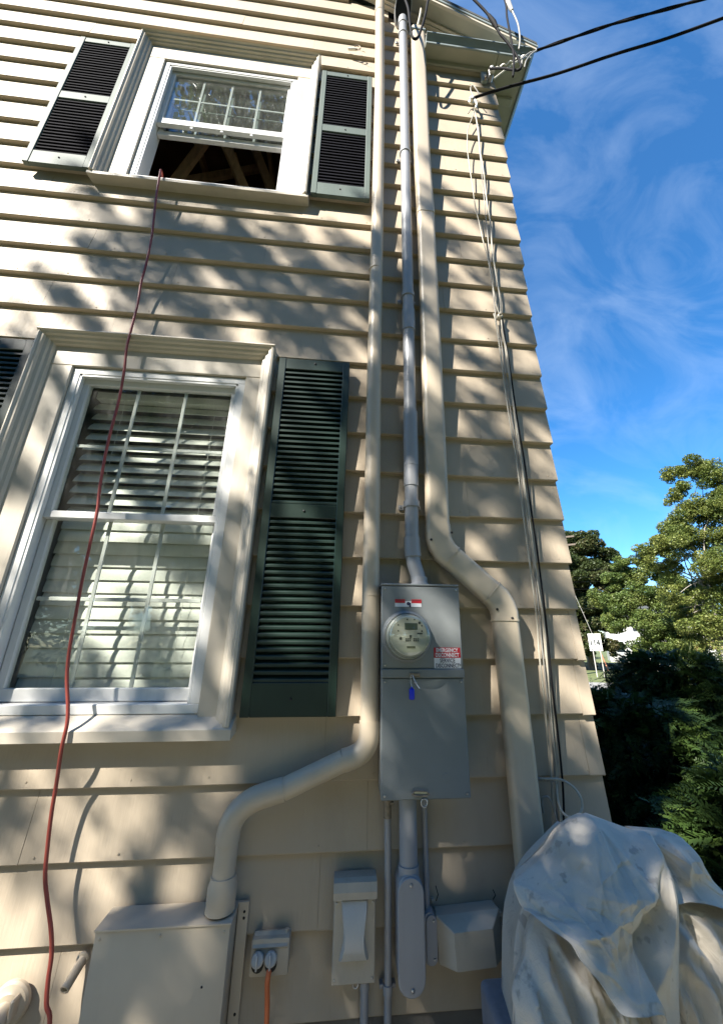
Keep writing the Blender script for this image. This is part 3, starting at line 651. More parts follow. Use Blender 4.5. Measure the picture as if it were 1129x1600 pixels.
def meter():
    c = Vector((-.9745, YF - .003, 1.372)); m = empty('electric_meter', c, 'round glass-domed electric meter on the grey box', 'electric meter')
    ax = (0, -1, 0)
    MB().lathe(c, ax, [(.118, 0), (.118, .004), (.112, .012), (.108, .028), (.104, .030), (.104, .0)], 48).build('lock_ring', 'box_grey', m, smooth=35)
    MB().lathe(c, ax, [(.102, .003), (.1015, .030), (.098, .030), (.096, .048), (.091, .052), (.090, .070), (.084, .076), (.001, .077)], 48).build('body', 'meter_side', m, smooth=30)
    f = MB().lathe(c, ax, [(.083, .0772), (.083, .080), (.001, .0802)], 40).build('face', 'white_face', m, smooth=35)
    MB().lathe(c, ax, [(.093, .060), (.094, .085), (.090, .098), (.082, .104), (.001, .106)], 48, cap=False).build('glass_dome', 'dome', m, smooth=40)
    yf = c.y - .0806
    MB().box(c.x - .020, c.x + .038, yf - .0015, yf + .0002, c.z + .028, c.z + .056, .001).build('display', 'lcd', f)
    for dx, dz in ((-.05, .022), (.058, .022), (.058, .045), (-.05, .048), (-.008, .072), (.025, .072)): MB().lathe((c.x + dx, yf, c.z + dz), ax, [(.0035, 0), (.0035, .001)], 8).build('dot', 'print_dark', f)
    MB().lathe((c.x + .048, yf, c.z + .058), ax, [(.006, 0), (.006, .001)], 10).build('dot', 'print_dark', f)
    MB().box(c.x + .036, c.x + .060, yf - .001, yf + .0002, c.z + .008, c.z + .014).build('print_bar', 'print_dark', f)
    MB().box(c.x - .012, c.x + .026, yf - .001, yf + .0002, c.z - .052, c.z - .043).build('print_bar', 'print_dark', f)
    MB().lathe((c.x - .040, yf, c.z - .010), ax, [(.0065, 0), (.0065, .001)], 10).build('dot', 'print_dark', f)
    for k in range(9):
        x = c.x - .026 + k * .0088
        for z in (-.012, -.020): 
            if (k * 3 + int(z * 1000)) % 4: MB().box(x, x + .006, yf - .001, yf + .0002, c.z + z - .0025, c.z + z + .0025).build('print_mark', 'print_dark', f)
    MB().box(c.x + .001, c.x + .011, yf - .001, yf + .0002, c.z - .008, c.z + .004).build('print_mark', 'print_dark', f)
meter()

# ------------------------------------------------------------------ conduits and boxes below
def lower_conduit():
    t = empty('lower_conduit', (-.968, -.07, .10), 'fat grey conduit with a capsule-shaped access fitting under the meter box', 'conduit')
    x = -.968; y = -.075
    MB().tube([(x, y, .745), (x, y, .43)], .0375, 24).build('pipe', 'conduit', t, smooth=40)
    MB().tube([(x, y, .44), (x, y, .478)], .0425, 24).build('hub', 'conduit', t, smooth=40)
    def capsule(w, z0, z1, y0, y1, xc, n=12):
        pts = [(xc + w * math.cos(a), z1 - w + w * math.sin(a)) for a in np.linspace(0, math.pi, n)] + [(xc + w * math.cos(a), z0 + w + w * math.sin(a)) for a in np.linspace(math.pi, 2 * math.pi, n)]
        mb = MB(); mb.loft([[(px, y0, pz) for px, pz in pts], [(px, y1 + .003, pz) for px, pz in pts], [(xc + (px - xc) * .95, y1, (pz - (z0 + z1) / 2) * .985 + (z0 + z1) / 2) for px, pz in pts]]); return mb
    bd = capsule(.050, .100, .462, -.012, -.118, x).build('fitting_body', 'conduit', t, smooth=35)
    cv = capsule(.0525, .096, .455, -.1185, -.126, x).build('cover_plate', 'conduit', t, smooth=35)
    for z in (.430, .120): MB().lathe((x + .002, -.126, z), (0, -1, 0), [(.007, 0), (.006, .004), (.001, .006)], 12).build('screw', 'steel', cv)
    t2 = empty('small_conduit', (-.887, -.03, .14), 'thin grey conduit behind the capsule fitting with a small access fitting', 'conduit')
    MB().tube([(-.888, -.032, .73), (-.886, -.032, .30)], .0118, 14).build('pipe', 'conduit', t2, smooth=40)
    capsule(.024, .145, .312, -.008, -.062, -.882, 8).build('fitting_body', 'conduit', t2, smooth=35)
    cv = capsule(.022, .150, .306, -.0625, -.070, -.877, 8).build('cover_plate', 'conduit', t2, smooth=35)
    for z in (.287, .170): MB().lathe((-.868, -.070, z), (0, -1, 0), [(.005, 0), (.004, .004), (.001, .005)], 8).build('screw', 'steel', cv)
    t3 = empty('ground_conduit', (-1.05, -.04, GZ), 'thin grey conduit dropping to the ground from the box left corner', 'conduit')
    MB().tube([(-1.053, -.055, .66), (-1.050, -.045, .5), (-1.050, -.042, .1), (-1.050, -.042, GZ)], .0145, 16).build('pipe', 'conduit', t3, smooth=40)
    mb = MB(); mb.lathe((-1.054, -.058, .632), (0, 0, 1), [(.017, 0), (.017, .06), (.021, .062), (.021, .075), (.015, .077), (.015, .1)], 12); mb.box(-1.045, -1.028, -.078, -.06, .682, .694, .002); mb.build('connector', 'rusty', t3, smooth=35)
    MB().lathe((-1.050, -.042, .062), (0, 0, 1), [(.0185, 0), (.0185, .03)], 16).build('coupling', 'conduit', t3, smooth=35)
    mb = MB(); mb.box(-1.082, -1.066, -.03, -.001, .07, .085, .002); mb.box(-1.034, -1.018, -.03, -.001, .07, .085, .002); mb.build('strap', 'conduit', t3)
lower_conduit()

def bell_box():
    t = empty('disconnect_box', (-1.185, -.03, .10), 'tall beige weatherproof box with a raised hourglass cover', 'electrical box')
    MB().box(-1.268, -1.102, -.062, -.001, .108, .408, .004).build('housing', 'grey_plastic', t)
    MB().prism([(-1.272, -.082, .372), (-1.272, -.002, .432), (-1.272, -.052, .432), (-1.272, -.074, .424), (-1.272, -.084, .396)][::-1], (.174, 0, 0)).build('cap', 'grey_plastic', t)
    P = [(.365, .049, .010), (.330, .046, .024), (.300, .041, .032), (.265, .036, .038), (.235, .037, .040), (.212, .043, .036), (.192, .050, .026), (.182, .052, .006)]
    mb = MB(); mb.loft([[(-1.186 - w - .006, -.061, z), (-1.186 - w, -.062 - d, z), (-1.186 + w, -.062 - d, z), (-1.186 + w + .006, -.061, z)] for z, w, d in P]); mb.build('raised_cover', 'pale_plastic', t, smooth=30)
    for x in (-1.258, -1.113):
        for z in (.125, .355): MB().lathe((x, -.062, z), (0, -1, 0), [(.005, 0), (.004, .0025), (.001, .0035)], 8).build('screw', 'steel', t)
    tor = [(-1.176 + .010 * math.cos(a), -.045, .098 + .010 * math.sin(a)) for a in np.linspace(0, 2 * math.pi, 15)]
    MB().tube(tor, .003, 8).build('hasp_ring', 'steel', t, smooth=60)
    MB().tube([(-1.140, -.035, .108), (-1.140, -.035, GZ)], .0155, 16).build('conduit_stub', 'conduit', t, smooth=40)
    MB().lathe((-1.140, -.035, .078), (0, 0, 1), [(.0185, 0), (.0185, .03)], 16).build('connector', 'conduit', t, smooth=40)
bell_box()

def outlet():
    t = empty('outdoor_outlet', (-1.505, -.03, .14), 'beige outdoor outlet with two flip covers and an orange plug lead', 'outlet')
    MB().box(-1.578, -1.434, -.058, -.001, .146, .258, .006, 2).build('box', 'grey_plastic', t, smooth=40)
    MB().prism([(-1.572, -.066, .236), (-1.572, -.03, .266), (-1.572, -.03, .255), (-1.572, -.06, .228)], (.130, 0, 0)).build('hood', 'grey_plastic', t)
    for x in (-1.548, -1.499):
        mb = MB(); mb.lathe((x, -.078, .208), Vector((.05, -.8, .45)), [(.012, -.02), (.023, -.012), (.023, .006), (.019, .012), (.001, .013)], 16); mb.box(x - .003, x + .003, -.104, -.086, .188, .234, .002); mb.build('flip_cover', 'pale_plastic', t, smooth=40)
        MB().lathe((x, -.058, .184), (0, -1, 0), [(.022, 0), (.022, .008), (.001, .009)], 14).build('socket', 'dark', t)
    MB().lathe((-1.449, -.03, .258), (0, 0, 1), [(.008, 0), (.008, .012)], 10).build('stud', 'grey_plastic', t)
    c = empty('orange_cord', (-1.49, -.06, GZ), 'orange extension lead plugged into the outdoor outlet', 'cord')
    MB().tube([(-1.499, -.075, .19), (-1.501, -.095, .178), (-1.503, -.095, .150), (-1.499, -.088, .10), (-1.496, -.085, .04), (-1.494, -.085, -.1), (-1.49, -.10, GZ + .01)], .0095, 12, smooth=4).build('lead', 'cord_orange', c, smooth=60)
    MB().lathe((-1.500, -.070, .187), (0, -1, 0), [(.015, 0), (.015, .016), (.010, .024)], 14).build('plug', 'dark', c, smooth=40)
outlet()

def nid():
    t = empty('telephone_box', (-.725, -.05, .14), 'grey-beige telephone junction box with a sloping lid, left of the downspout', 'junction box')
    R = Matrix.Rotation(math.radians(-2.6), 4, 'Y'); c = Vector((-.722, 0, .225))
    def tr(p): return tuple(c + (R @ Vector((p[0], 0, p[2]))) + Vector((0, p[1], 0)))
    def rect(x0, x1, z0, z1, y, ch=.0): return [tr(p) for p in ((x0, y, z0 + ch), (x0 + ch, y, z0), (x1 - ch, y, z0), (x1, y, z0 + ch), (x1, y, z1 - ch), (x1 - ch, y, z1), (x0 + ch, y, z1), (x0, y, z1 - ch))]
    mb = MB(); mb.loft([rect(-.130, .130, -.066, .080, -.004, .006), rect(-.130, .130, -.066, .080, -.046, .006)]); mb.build('base', 'grey_plastic', t)
    mb = MB(); mb.loft([rect(-.132, .132, -.068, .082, -.047, .004), rect(-.132, .132, -.068, .082, -.066, .004), rect(-.076, .080, -.062, .052, -.122, .003)]); lid = mb.build('lid', 'grey_plastic', t, smooth=20)
    for sx in (-.142, .138):
        mb = MB(); 
        for z in (-.04, .02, .06): mb.lathe(tr((sx, -.045, z)), (0, -1, 0), [(.008, 0), (.008, .02)], 8)
        mb.tube([tr((sx, -.05, -.05)), tr((sx + .006, -.055, 0)), tr((sx, -.05, .07))], .004, 6, smooth=3); mb.build('hinge', 'grey_plastic', t)
    mb = MB(); mb.box(-.865, -.852, -.02, -.001, .318, .330, .002); mb.build('mount_tab', 'grey_plastic', t)
    for off, m in ((0, 'wire_light'), (.02, 'wire_grey'), (.035, 'wire_light')):
        MB().tube([(-.59, -.035, .27 - off * .4), (-.56, -.045, .235 - off), (-.53, -.05, .20 - off), (-.49, -.06, .155 - off), (-.44, -.12, .10 - off)], .0065, 8, smooth=4).build('cable_tail', m, t, smooth=60)
    MB().tube([(-.845, -.02, .325), (-.838, -.03, .350), (-.845, -.02, .375)], .002, 6).build('wire_end', 'rubber', t)
    MB().tube([(-.60, -.02, .32), (-.592, -.03, .338), (-.598, -.02, .352)], .002, 6).build('wire_end', 'rubber', t)
nid()

def spigot():
    t = empty('hose_bib', (-2.41, -.03, .06), 'beige painted hose tap with round flange at the left edge', 'tap')
    c = (-2.425, -.002, .095)
    MB().lathe(c, (0, -1, 0), [(.064, 0), (.064, .012), (.058, .020), (.040, .024), (.036, .028), (.001, .030)], 32).build('flange', 'pvc_beige', t, smooth=35)
    MB().lathe((-2.428, -.028, .085), (0, -1, -.15), [(.030, 0), (.030, .045), (.027, .052), (.001, .053)], 24).build('valve_body', 'pvc_beige', t, smooth=35)
    MB().box(-2.400, -2.386, -.060, -.02, .070, .130, .005).build('handle', 'pvc_beige', t)
    MB().tube([(-2.428, -.07, .09), (-2.435, -.10, .07), (-2.44, -.115, .04)], .016, 14, smooth=4).build('spout', 'pvc_beige', t, smooth=40)
    u = empty('pipe_stub', (-2.21, -.04, .13), 'short open-ended beige pipe stub poking from the siding', 'pipe')
    MB().lathe((-2.208, -.001, .202), (0, -1, -.05), [(.022, 0), (.022, .004), (.018, .007)], 16).build('collar', 'pvc_beige', u, smooth=40)
    d = Vector((-.10, -.75, -.42)).normalized(); p = Vector((-2.208, -.0, .200))
    MB().lathe(p, d, [(.0165, 0), (.0165, .085), (.011, .0855), (.011, .05)], 18, up=(1, 0, 0)).build('pipe', 'pvc_beige', u, smooth=40)
    MB().lathe(p, d, [(.0108, .049), (.0108, .055)], 14, up=(1, 0, 0)).build('dark_bore', 'dark', u)
spigot()

def ac_box():
    t = empty('plastic_case', (-.70, -.33, GZ), 'scuffed blue-grey plastic case standing under the drop cloth edge', 'case')
    MB().box(-.755, -.50, -.46, -.26, GZ, .232, .022, 3).build('shell', 'blue_grey', t, smooth=40)
    MB().box(-.735, -.52, -.466, -.4605, .02, .205, .006).build('panel', 'blue_grey', t)
    MB().tube([(-.715, -.462, .232), (-.63, -.462, .236), (-.55, -.462, .232)], .006, 8).build('handle', 'blue_grey', t, smooth=60)
ac_box()

# ------------------------------------------------------------------ cords and cables
CORD = [(-2.80,0.30,4.62),(-2.762,0.13,4.615),(-2.738,0.03,4.625),(-2.706,-0.060,4.578),(-2.686,-0.086,4.480),(-2.673,-0.088,4.322),(-2.655,-0.082,4.125),(-2.636,-0.070,3.896),(-2.627,-0.065,3.670),(-2.629,-0.060,3.510),(-2.615,-0.060,3.326),(-2.599,-0.078,3.097),(-2.596,-0.078,2.973),(-2.581,-0.070,2.819),(-2.573,-0.060,2.627),(-2.572,-0.060,2.422),(-2.565,-0.060,2.248),(-2.547,-0.065,2.082),(-2.531,-0.065,1.960),(-2.525,-0.065,1.794),(-2.517,-0.065,1.606),(-2.502,-0.070,1.430),(-2.488,-0.075,1.292),(-2.467,-0.080,1.187),(-2.433,-0.087,1.086),(-2.416,-0.089,1.012),(-2.415,-0.087,0.917),(-2.416,-0.065,0.799),(-2.410,-0.060,0.688),(-2.393,-0.060,0.562),(-2.377,-0.062,0.483),(-2.350,-0.065,0.416),(-2.311,-0.070,0.332),(-2.289,-0.070,0.259),(-2.279,-0.075,0.192),(-2.264,-0.080,0.127),(-2.240,-0.080,0.077),(-2.22,-.09,-.1),(-2.22,-.12,GZ+.01)]
tag(MB().tube(CORD, .0072, 10, smooth=5).build('extension_cord', 'cord_red', smooth=60), 'red extension cord hanging out of the open upper window', 'cord')
TA = [(-0.259,-0.030,5.922),(-0.294,-0.030,5.773),(-0.344,-0.040,5.603),(-0.368,-0.040,5.421),(-0.372,-0.040,5.207),(-0.365,-0.040,4.846),(-0.356,-0.040,4.621),(-0.339,-0.035,4.414),(-0.317,-0.030,4.231),(-0.301,-0.030,4.073),(-0.286,-0.030,3.863),(-0.273,-0.030,3.592),(-0.258,-0.030,3.507),(-0.254,-0.030,3.366),(-0.242,-0.030,3.172),(-0.241,-0.030,2.897),(-0.238,-0.030,2.658),(-0.234,-0.030,2.478),(-0.236,-0.030,2.223),(-0.234,-0.030,2.024),(-0.231,-0.030,1.837),(-0.230,-0.030,1.625),(-0.227,-0.030,1.458),(-0.236,-0.030,1.269),(-0.245,-0.030,1.092),(-0.250,-0.030,0.925),(-0.256,-0.030,0.793),(-0.268,-0.030,0.717),(-0.270,-0.030,0.618),(-0.263,-0.030,0.547),(-.26,-.06,.2)]
TBP = [(-0.255,-0.024,5.904),(-0.250,-0.024,5.735),(-0.249,-0.028,5.598),(-0.253,-0.024,5.333),(-0.249,-0.030,5.042),(-0.249,-0.024,4.729),(-0.241,-0.025,4.444),(-0.250,-0.018,4.233),(-0.252,-0.025,4.099),(-0.246,-0.018,3.906),(-0.241,-0.025,3.660),(-0.249,-0.02,3.508),(-0.246,-0.02,3.312),(-0.242,-0.02,3.047),(-0.240,-0.02,2.752),(-0.241,-0.02,2.522),(-0.237,-0.02,2.285),(-0.237,-0.02,2.063),(-0.234,-0.02,1.873),(-0.226,-0.02,1.676),(-0.224,-0.02,1.507),(-0.231,-0.02,1.331),(-0.230,-0.02,1.150),(-0.231,-0.02,1.007),(-0.239,-0.02,0.845),(-0.249,-0.02,0.742),(-0.263,-0.02,0.667),(-0.266,-0.02,0.570),(-.27,-.04,.2)]
TB = [(-0.255,-0.030,3.536),(-0.245,-0.030,3.451),(-0.241,-0.030,3.312),(-0.235,-0.030,3.074),(-0.231,-0.030,2.800),(-0.227,-0.030,2.613),(-0.220,-0.030,2.457),(-0.217,-0.030,2.286),(-0.215,-0.030,2.084),(-0.211,-0.030,1.874),(-0.211,-0.030,1.659),(-0.213,-0.030,1.458),(-0.218,-0.030,1.300),(-0.224,-0.030,1.121),(-0.225,-0.030,0.979),(-0.228,-0.030,0.858),(-0.233,-0.030,0.741),(-0.242,-0.030,0.642),(-0.251,-0.030,0.546),(-.25,-.05,.2)]
def jig(p, a): return [(x + random.uniform(-a, a), y, z) for x, y, z in p]
tag(MB().tube(jig(TA, .003), .0042, 8, smooth=5).build('telephone_cable', 'wire_light', smooth=60), 'thin pale cable bowing left, first of the cables down the corner siding', 'cable')
tag(MB().tube(jig(TBP, .002), .0062, 8, smooth=5).build('telephone_cable', 'wire_light', smooth=60), 'pale coax cable running straight down the siding by the corner', 'cable')
tag(MB().tube([(-.250, -.026, 5.80)] + [(x - .030, y + .010, z) for x, y, z in jig(TB[::2], .004)], .0038, 8, smooth=5).build('telephone_cable', 'wire_grey', smooth=60), 'grey cable pressed behind the pale coax on the corner siding', 'cable')
tag(MB().tube([(x - .048, y + .006, z) for x, y, z in jig(TB, .003)], .0050, 8, smooth=5).build('telephone_cable', 'wire_light', smooth=60), 'pale flat cable, leftmost of the bundle below the cable clip', 'cable')
tag(MB().tube(TB, .0050, 8, smooth=5).build('telephone_cable', 'rubber', smooth=60), 'black cable running down the siding nearest the house corner', 'cable')
LOOP = [(-0.36,-0.02,0.751),(-0.322,-0.050,0.756),(-0.278,-0.060,0.758),(-0.248,-0.070,0.753),(-0.211,-0.080,0.730),(-0.190,-0.090,0.696),(-0.187,-0.090,0.660),(-0.204,-0.090,0.633),(-0.230,-0.080,0.618),(-0.259,-0.070,0.622),(-0.277,-0.060,0.648),(-0.277,-0.050,0.686),(-0.271,-0.040,0.732)]
tag(MB().tube(LOOP, .0052, 8, smooth=5).build('cable_loop', 'wire_light', smooth=60), 'grey wire coiled in a single loop above the drop cloth', 'cable')
mb = MB()
for k in range(7): mb.lathe((-.362 + k * .0115, -.028 - k * .004, .752), (1, 0, 0), [(.0085, 0), (.0085, .006)], 8)
tag(mb.build('cable_clamp', 'wire_grey'), 'ribbed wire splice poking out beside the downspout', 'splice')
tag(MB().tube([(-0.342,-0.030,0.62),(-0.342,-0.030,0.669),(-0.330,-0.040,0.684),(-0.315,-0.045,0.681),(-0.299,-0.040,0.647),(-0.291,-0.040,0.599),(-0.283,-0.040,0.551),(-.27,-.06,.2)], .005, 8, smooth=4).build('cable_loop', 'wire_grey', smooth=60), 'grey cable crooked like a walking stick beside the downspout foot', 'cable')
# staples and hook
mb = MB(); mb.lathe((-.262, -.010, 3.508), (0, -1, 0), [(.020, 0), (.020, .030), (.012, .036), (.012, .030)], 14); tag(mb.build('cable_clip', 'wire_light', smooth=35), 'round cable clip gathering the cables on the siding', 'clip')
def wall_hook():
    t = empty('wall_hook', (-1.352, -.03, 6.60), 'old screw hook with a wire tail above the upper right shutter', 'hook')
    mb = MB(); mb.tube([(-1.42, -.02, 6.62), (-1.36, -.03, 6.605), (-1.34, -.03, 6.61)], .011, 10); mb.build('insulator', 'bare_wire', t, smooth=40)
    a = [(-1.335 + .028 * math.cos(q), -.04, 6.615 + .034 * math.sin(q)) for q in np.linspace(-2.2, 2.6, 14)]
    MB().tube(a, .0055, 8).build('hook', 'rusty', t, smooth=60)
    MB().tube([(-1.335, -.04, 6.58), (-1.29, -.05, 6.545), (-1.262, -.05, 6.53)], .0025, 6).build('wire_tail', 'rusty', t)
wall_hook()

def insulators():
    t = empty('telephone_anchor', (-.272, -.02, 6.05), 'white telephone drop clamp screwed to the siding near the eave', 'clamp')
    MB().lathe((-.275, -.005, 6.06), (0, -1, 0), [(.024, 0), (.027, .012), (.018, .022), (.026, .034), (.020, .045), (.001, .046)], 16).build('knob', 'bare_wire', t, smooth=40)
    MB().tube([(-.262, -.045, 6.05), (-.25, -.05, 5.99), (-.245, -.05, 5.94), (-.255, -.04, 5.91)], .010, 8, smooth=3).build('wedge', 'bare_wire', t, smooth=50)
    MB().tube([(-.262, -.045, 6.06), (-.285, -.05, 6.15), (-.28, -.055, 6.20), (-.262, -.06, 6.21), (-.24, -.06, 6.17), (-.20, -.05, 6.08)], .005, 8, smooth=5).build('wire_curl', 'wire_grey', t, smooth=60)
    MB().tube([(-.265, -.03, 5.93), (-.30, -.03, 5.90), (-.32, -.02, 5.86)], .005, 8).build('wire_curl', 'wire_grey', t, smooth=60)
    b = empty('service_bracket', (-.105, -.03, 6.45), 'grey iron bracket gripping the power drop under the cornice', 'bracket')
    MB().box(-.150, -.095, -.030, -.001, 6.40, 6.55, .004).build('plate', 'gutter', b)
    MB().box(-.085, -.045, -.060, -.001, 6.43, 6.54, .006).build('clevis', 'steel', b)
    MB().lathe((-.065, -.075, 6.45), (0, 0, 1), [(.024, 0), (.018, .02), (.018, .03), (.024, .05)], 14).build('spool', 'pale_plastic', b, smooth=40)
    MB().box(-.128, -.110, -.055, -.030, 6.395, 6.43, .003).build('bolt', 'rusty', b)
insulators()

def drop_cable():
    P = [(-.02, -.10, 6.462), (.10, -.16, 6.455), (.287, -.245, 6.455), (.62, -.35, 6.50), (.905, -.455, 6.495), (1.195, -.545, 6.495), (1.54, -.65, 6.50), (1.95, -.79, 6.50), (3.5, -1.35, 6.55), (7, -2.6, 6.75), (14, -5.1, 7.3)]
    t = empty('power_drop', (.2, -.2, 6.45), 'thick twisted black power cable strung out from the cornice', 'power cable')
    C = catmull(P[2:], 14)
    for s in range(2):
        Q = []
        acc = 0
        for i, p in enumerate(C):
            if i: acc += (C[i] - C[i - 1]).length
            a = acc * 11 + s * math.pi
            Q.append(p + Vector((-.3 * math.cos(a), .5 * math.cos(a), math.sin(a))) * .008)
        MB().tube(Q, .0098, 8).build('conductor', 'rubber', t, smooth=60)
    MB().tube(P[2:], .007, 8, smooth=8).build('messenger', 'rubber', t, smooth=60)
    tw = []
    for i in range(40):
        s = i / 39; p = Vector((-.052, -.085, 6.47)).lerp(Vector((.287, -.245, 6.455)), s); a = s * 40
        tw.append(p + Vector((0, math.cos(a), math.sin(a))) * .006)
    MB().tube(tw, .005, 6).build('bare_neutral', 'bare_wire', t, smooth=60)
    MB().tube([(-.045, -.06, 6.38), (.02, -.10, 6.40), (.10, -.15, 6.425), (.20, -.20, 6.45)], .006, 8, smooth=3).build('bare_neutral', 'bare_wire', t, smooth=60)
    MB().tube([(.285, -.245, 6.45), (.22, -.25, 6.36), (.16, -.25, 6.24), (.14, -.24, 6.16)], .006, 8, smooth=4).build('strand', 'wire_grey', t, smooth=60)
    MB().tube([(.285, -.245, 6.45), (.20, -.25, 6.37), (.13, -.25, 6.26), (.12, -.24, 6.20)], .006, 8, smooth=4).build('strand', 'wire_grey', t, smooth=60)
    T = [(-.255, -.055, 6.02), (-.235, -.058, 6.05), (.055, -.145, 6.08), (.43, -.25, 6.11), (.86, -.415, 6.105), (1.22, -.54, 6.105), (1.585, -.69, 6.10), (1.94, -.83, 6.10), (3.5, -1.45, 6.18), (7, -2.9, 6.5), (13, -5.4, 7.2)]
    tag(MB().tube(T, .0115, 10, smooth=6).build('telephone_drop', 'rubber', smooth=60), 'thin black telephone cable strung out below the power cable', 'telephone cable')
    w = empty('weatherhead_leads', (-.85, -.25, 6.3), 'black service wires looping from the weatherhead to the power drop', 'wires')
    def UU(l): return l
    MB().tube([(-.895, -.17, 7.22), (-.885, -.24, 6.85), (-.878, -.25, 6.60), (-.868, -.25, 6.44), (-.850, -.25, 6.335), (-.81, -.25, 6.36), (-.765, -.25, 6.56), (-.725, -.25, 6.80), (-.692, -.25, 7.04), (-.62, -.27, 7.25), (-.50, -.29, 7.30), (-.36, -.30, 7.18), (-.273, -.30, 7.02), (-.19, -.30, 6.86), (-.145, -.30, 6.75)], .0105, 10, smooth=5).build('lead', 'rubber', w, smooth=60)
    MB().tube([(-.153, -.30, 6.775), (-.115, -.30, 6.664), (-.094, -.30, 6.57)], [.014, .021, .013], 10, smooth=4).build('splice', 'rubber', w, smooth=60)
    MB().tube([(-.100, -.30, 6.60), (-.075, -.30, 6.48), (-.03, -.30, 6.38), (.02, -.30, 6.24), (.055, -.30, 6.10), (.06, -.30, 5.99), (.03, -.28, 5.99), (-.04, -.20, 6.20), (-.10, -.10, 6.43)], .0095, 10, smooth=5).build('lead', 'rubber', w, smooth=60)
    MB().tube([(-.80, -.20, 7.3), (-.4, -.33, 7.75), (-.08, -.33, 7.55), (.032, -.30, 7.12), (.022, -.30, 6.80), (.02, -.30, 6.45), (.012, -.30, 6.12), (-.02, -.29, 5.86)], .009, 10, smooth=5).build('lead', 'rubber', w, smooth=60)
    MB().tube([(.045, -.30, 7.25), (.06, -.30, 7.05), (.085, -.30, 6.93)], [.012, .026, .014], 10, smooth=4).build('splice', 'pale_plastic', w, smooth=60)
    MB().tube([(-.6, -.30, 7.6), (-.1, -.31, 7.75), (.045, -.30, 7.25), (.085, -.30, 6.93), (.115, -.30, 6.70), (.105, -.30, 6.45), (.082, -.29, 6.30)], .0075, 8, smooth=5).build('lead', 'wire_grey', w, smooth=60)
    MB().tube([(-.72, -.10, 7.35), (-.735, -.10, 7.20), (-.76, -.08, 7.05)], .012, 8).build('rod', 'wire_light', w)
drop_cable()

# ------------------------------------------------------------------ drop cloth
mat('cloth', (0.53, 0.485, 0.415), 0.85, var=0.05, scale=(6, 6, 6), bump=0.0006, bscale=(420, 420, 420), spec=0.2)
def cloth_stains():
    m = MAT['cloth']; nt = m.node_tree; N = nt.nodes.new; L = nt.links.new; b = nt.nodes['Principled BSDF']
    src = b.inputs['Base Color'].links[0].from_socket; g = N('ShaderNodeNewGeometry')
    n = N('ShaderNodeTexNoise'); n.inputs['Scale'].default_value = 17; n.inputs['Detail'].default_value = 3; n.inputs['Roughness'].default_value = .6; L(g.outputs['Position'], n.inputs[0])
    r = N('ShaderNodeMapRange'); r.inputs[1].default_value = .615; r.inputs[2].default_value = .67; r.inputs[4].default_value = .48; L(n.outputs[0], r.inputs[0])
    mx = N('ShaderNodeMix'); mx.data_type = 'RGBA'; mx.inputs[7].default_value = (.16, .155, .145, 1); L(r.outputs[0], mx.inputs[0]); L(src, mx.inputs[6])
    n2 = N('ShaderNodeTexNoise'); n2.inputs['Scale'].default_value = 5; n2.inputs['Detail'].default_value = 5; L(g.outputs['Position'], n2.inputs[0])
    r2 = N('ShaderNodeMapRange'); r2.inputs[1].default_value = .5; r2.inputs[2].default_value = .75; r2.inputs[4].default_value = .60; L(n2.outputs[0], r2.inputs[0])
    m2 = N('ShaderNodeMix'); m2.data_type = 'RGBA'; m2.inputs[7].default_value = (.27, .245, .20, 1); L(r2.outputs[0], m2.inputs[0]); L(mx.outputs[2], m2.inputs[6]); L(m2.outputs[2], b.inputs['Base Color'])
    # crumple creases over the weave
    nn = N('ShaderNodeTexNoise'); nn.inputs['Scale'].default_value = 21; nn.inputs['Detail'].default_value = 4; nn.inputs['Roughness'].default_value = .5; nn.inputs['Distortion'].default_value = 1.4; L(g.outputs['Position'], nn.inputs[0])
    q1 = N('ShaderNodeMath'); q1.operation = 'SUBTRACT'; q1.inputs[1].default_value = .5; L(nn.outputs[0], q1.inputs[0])
    q2 = N('ShaderNodeMath'); q2.operation = 'ABSOLUTE'; L(q1.outputs[0], q2.inputs[0]); q3 = N('ShaderNodeMath'); q3.operation = 'POWER'; q3.inputs[1].default_value = .9; L(q2.outputs[0], q3.inputs[0])
    bp = N('ShaderNodeBump'); bp.inputs['Strength'].default_value = .45; bp.inputs['Distance'].default_value = .008; bp.invert = True; L(q3.outputs[0], bp.inputs['Height'])
    old = b.inputs['Normal'].links[0].from_node; L(old.outputs[0], bp.inputs['Normal']); L(bp.outputs[0], b.inputs['Normal'])
cloth_stains()
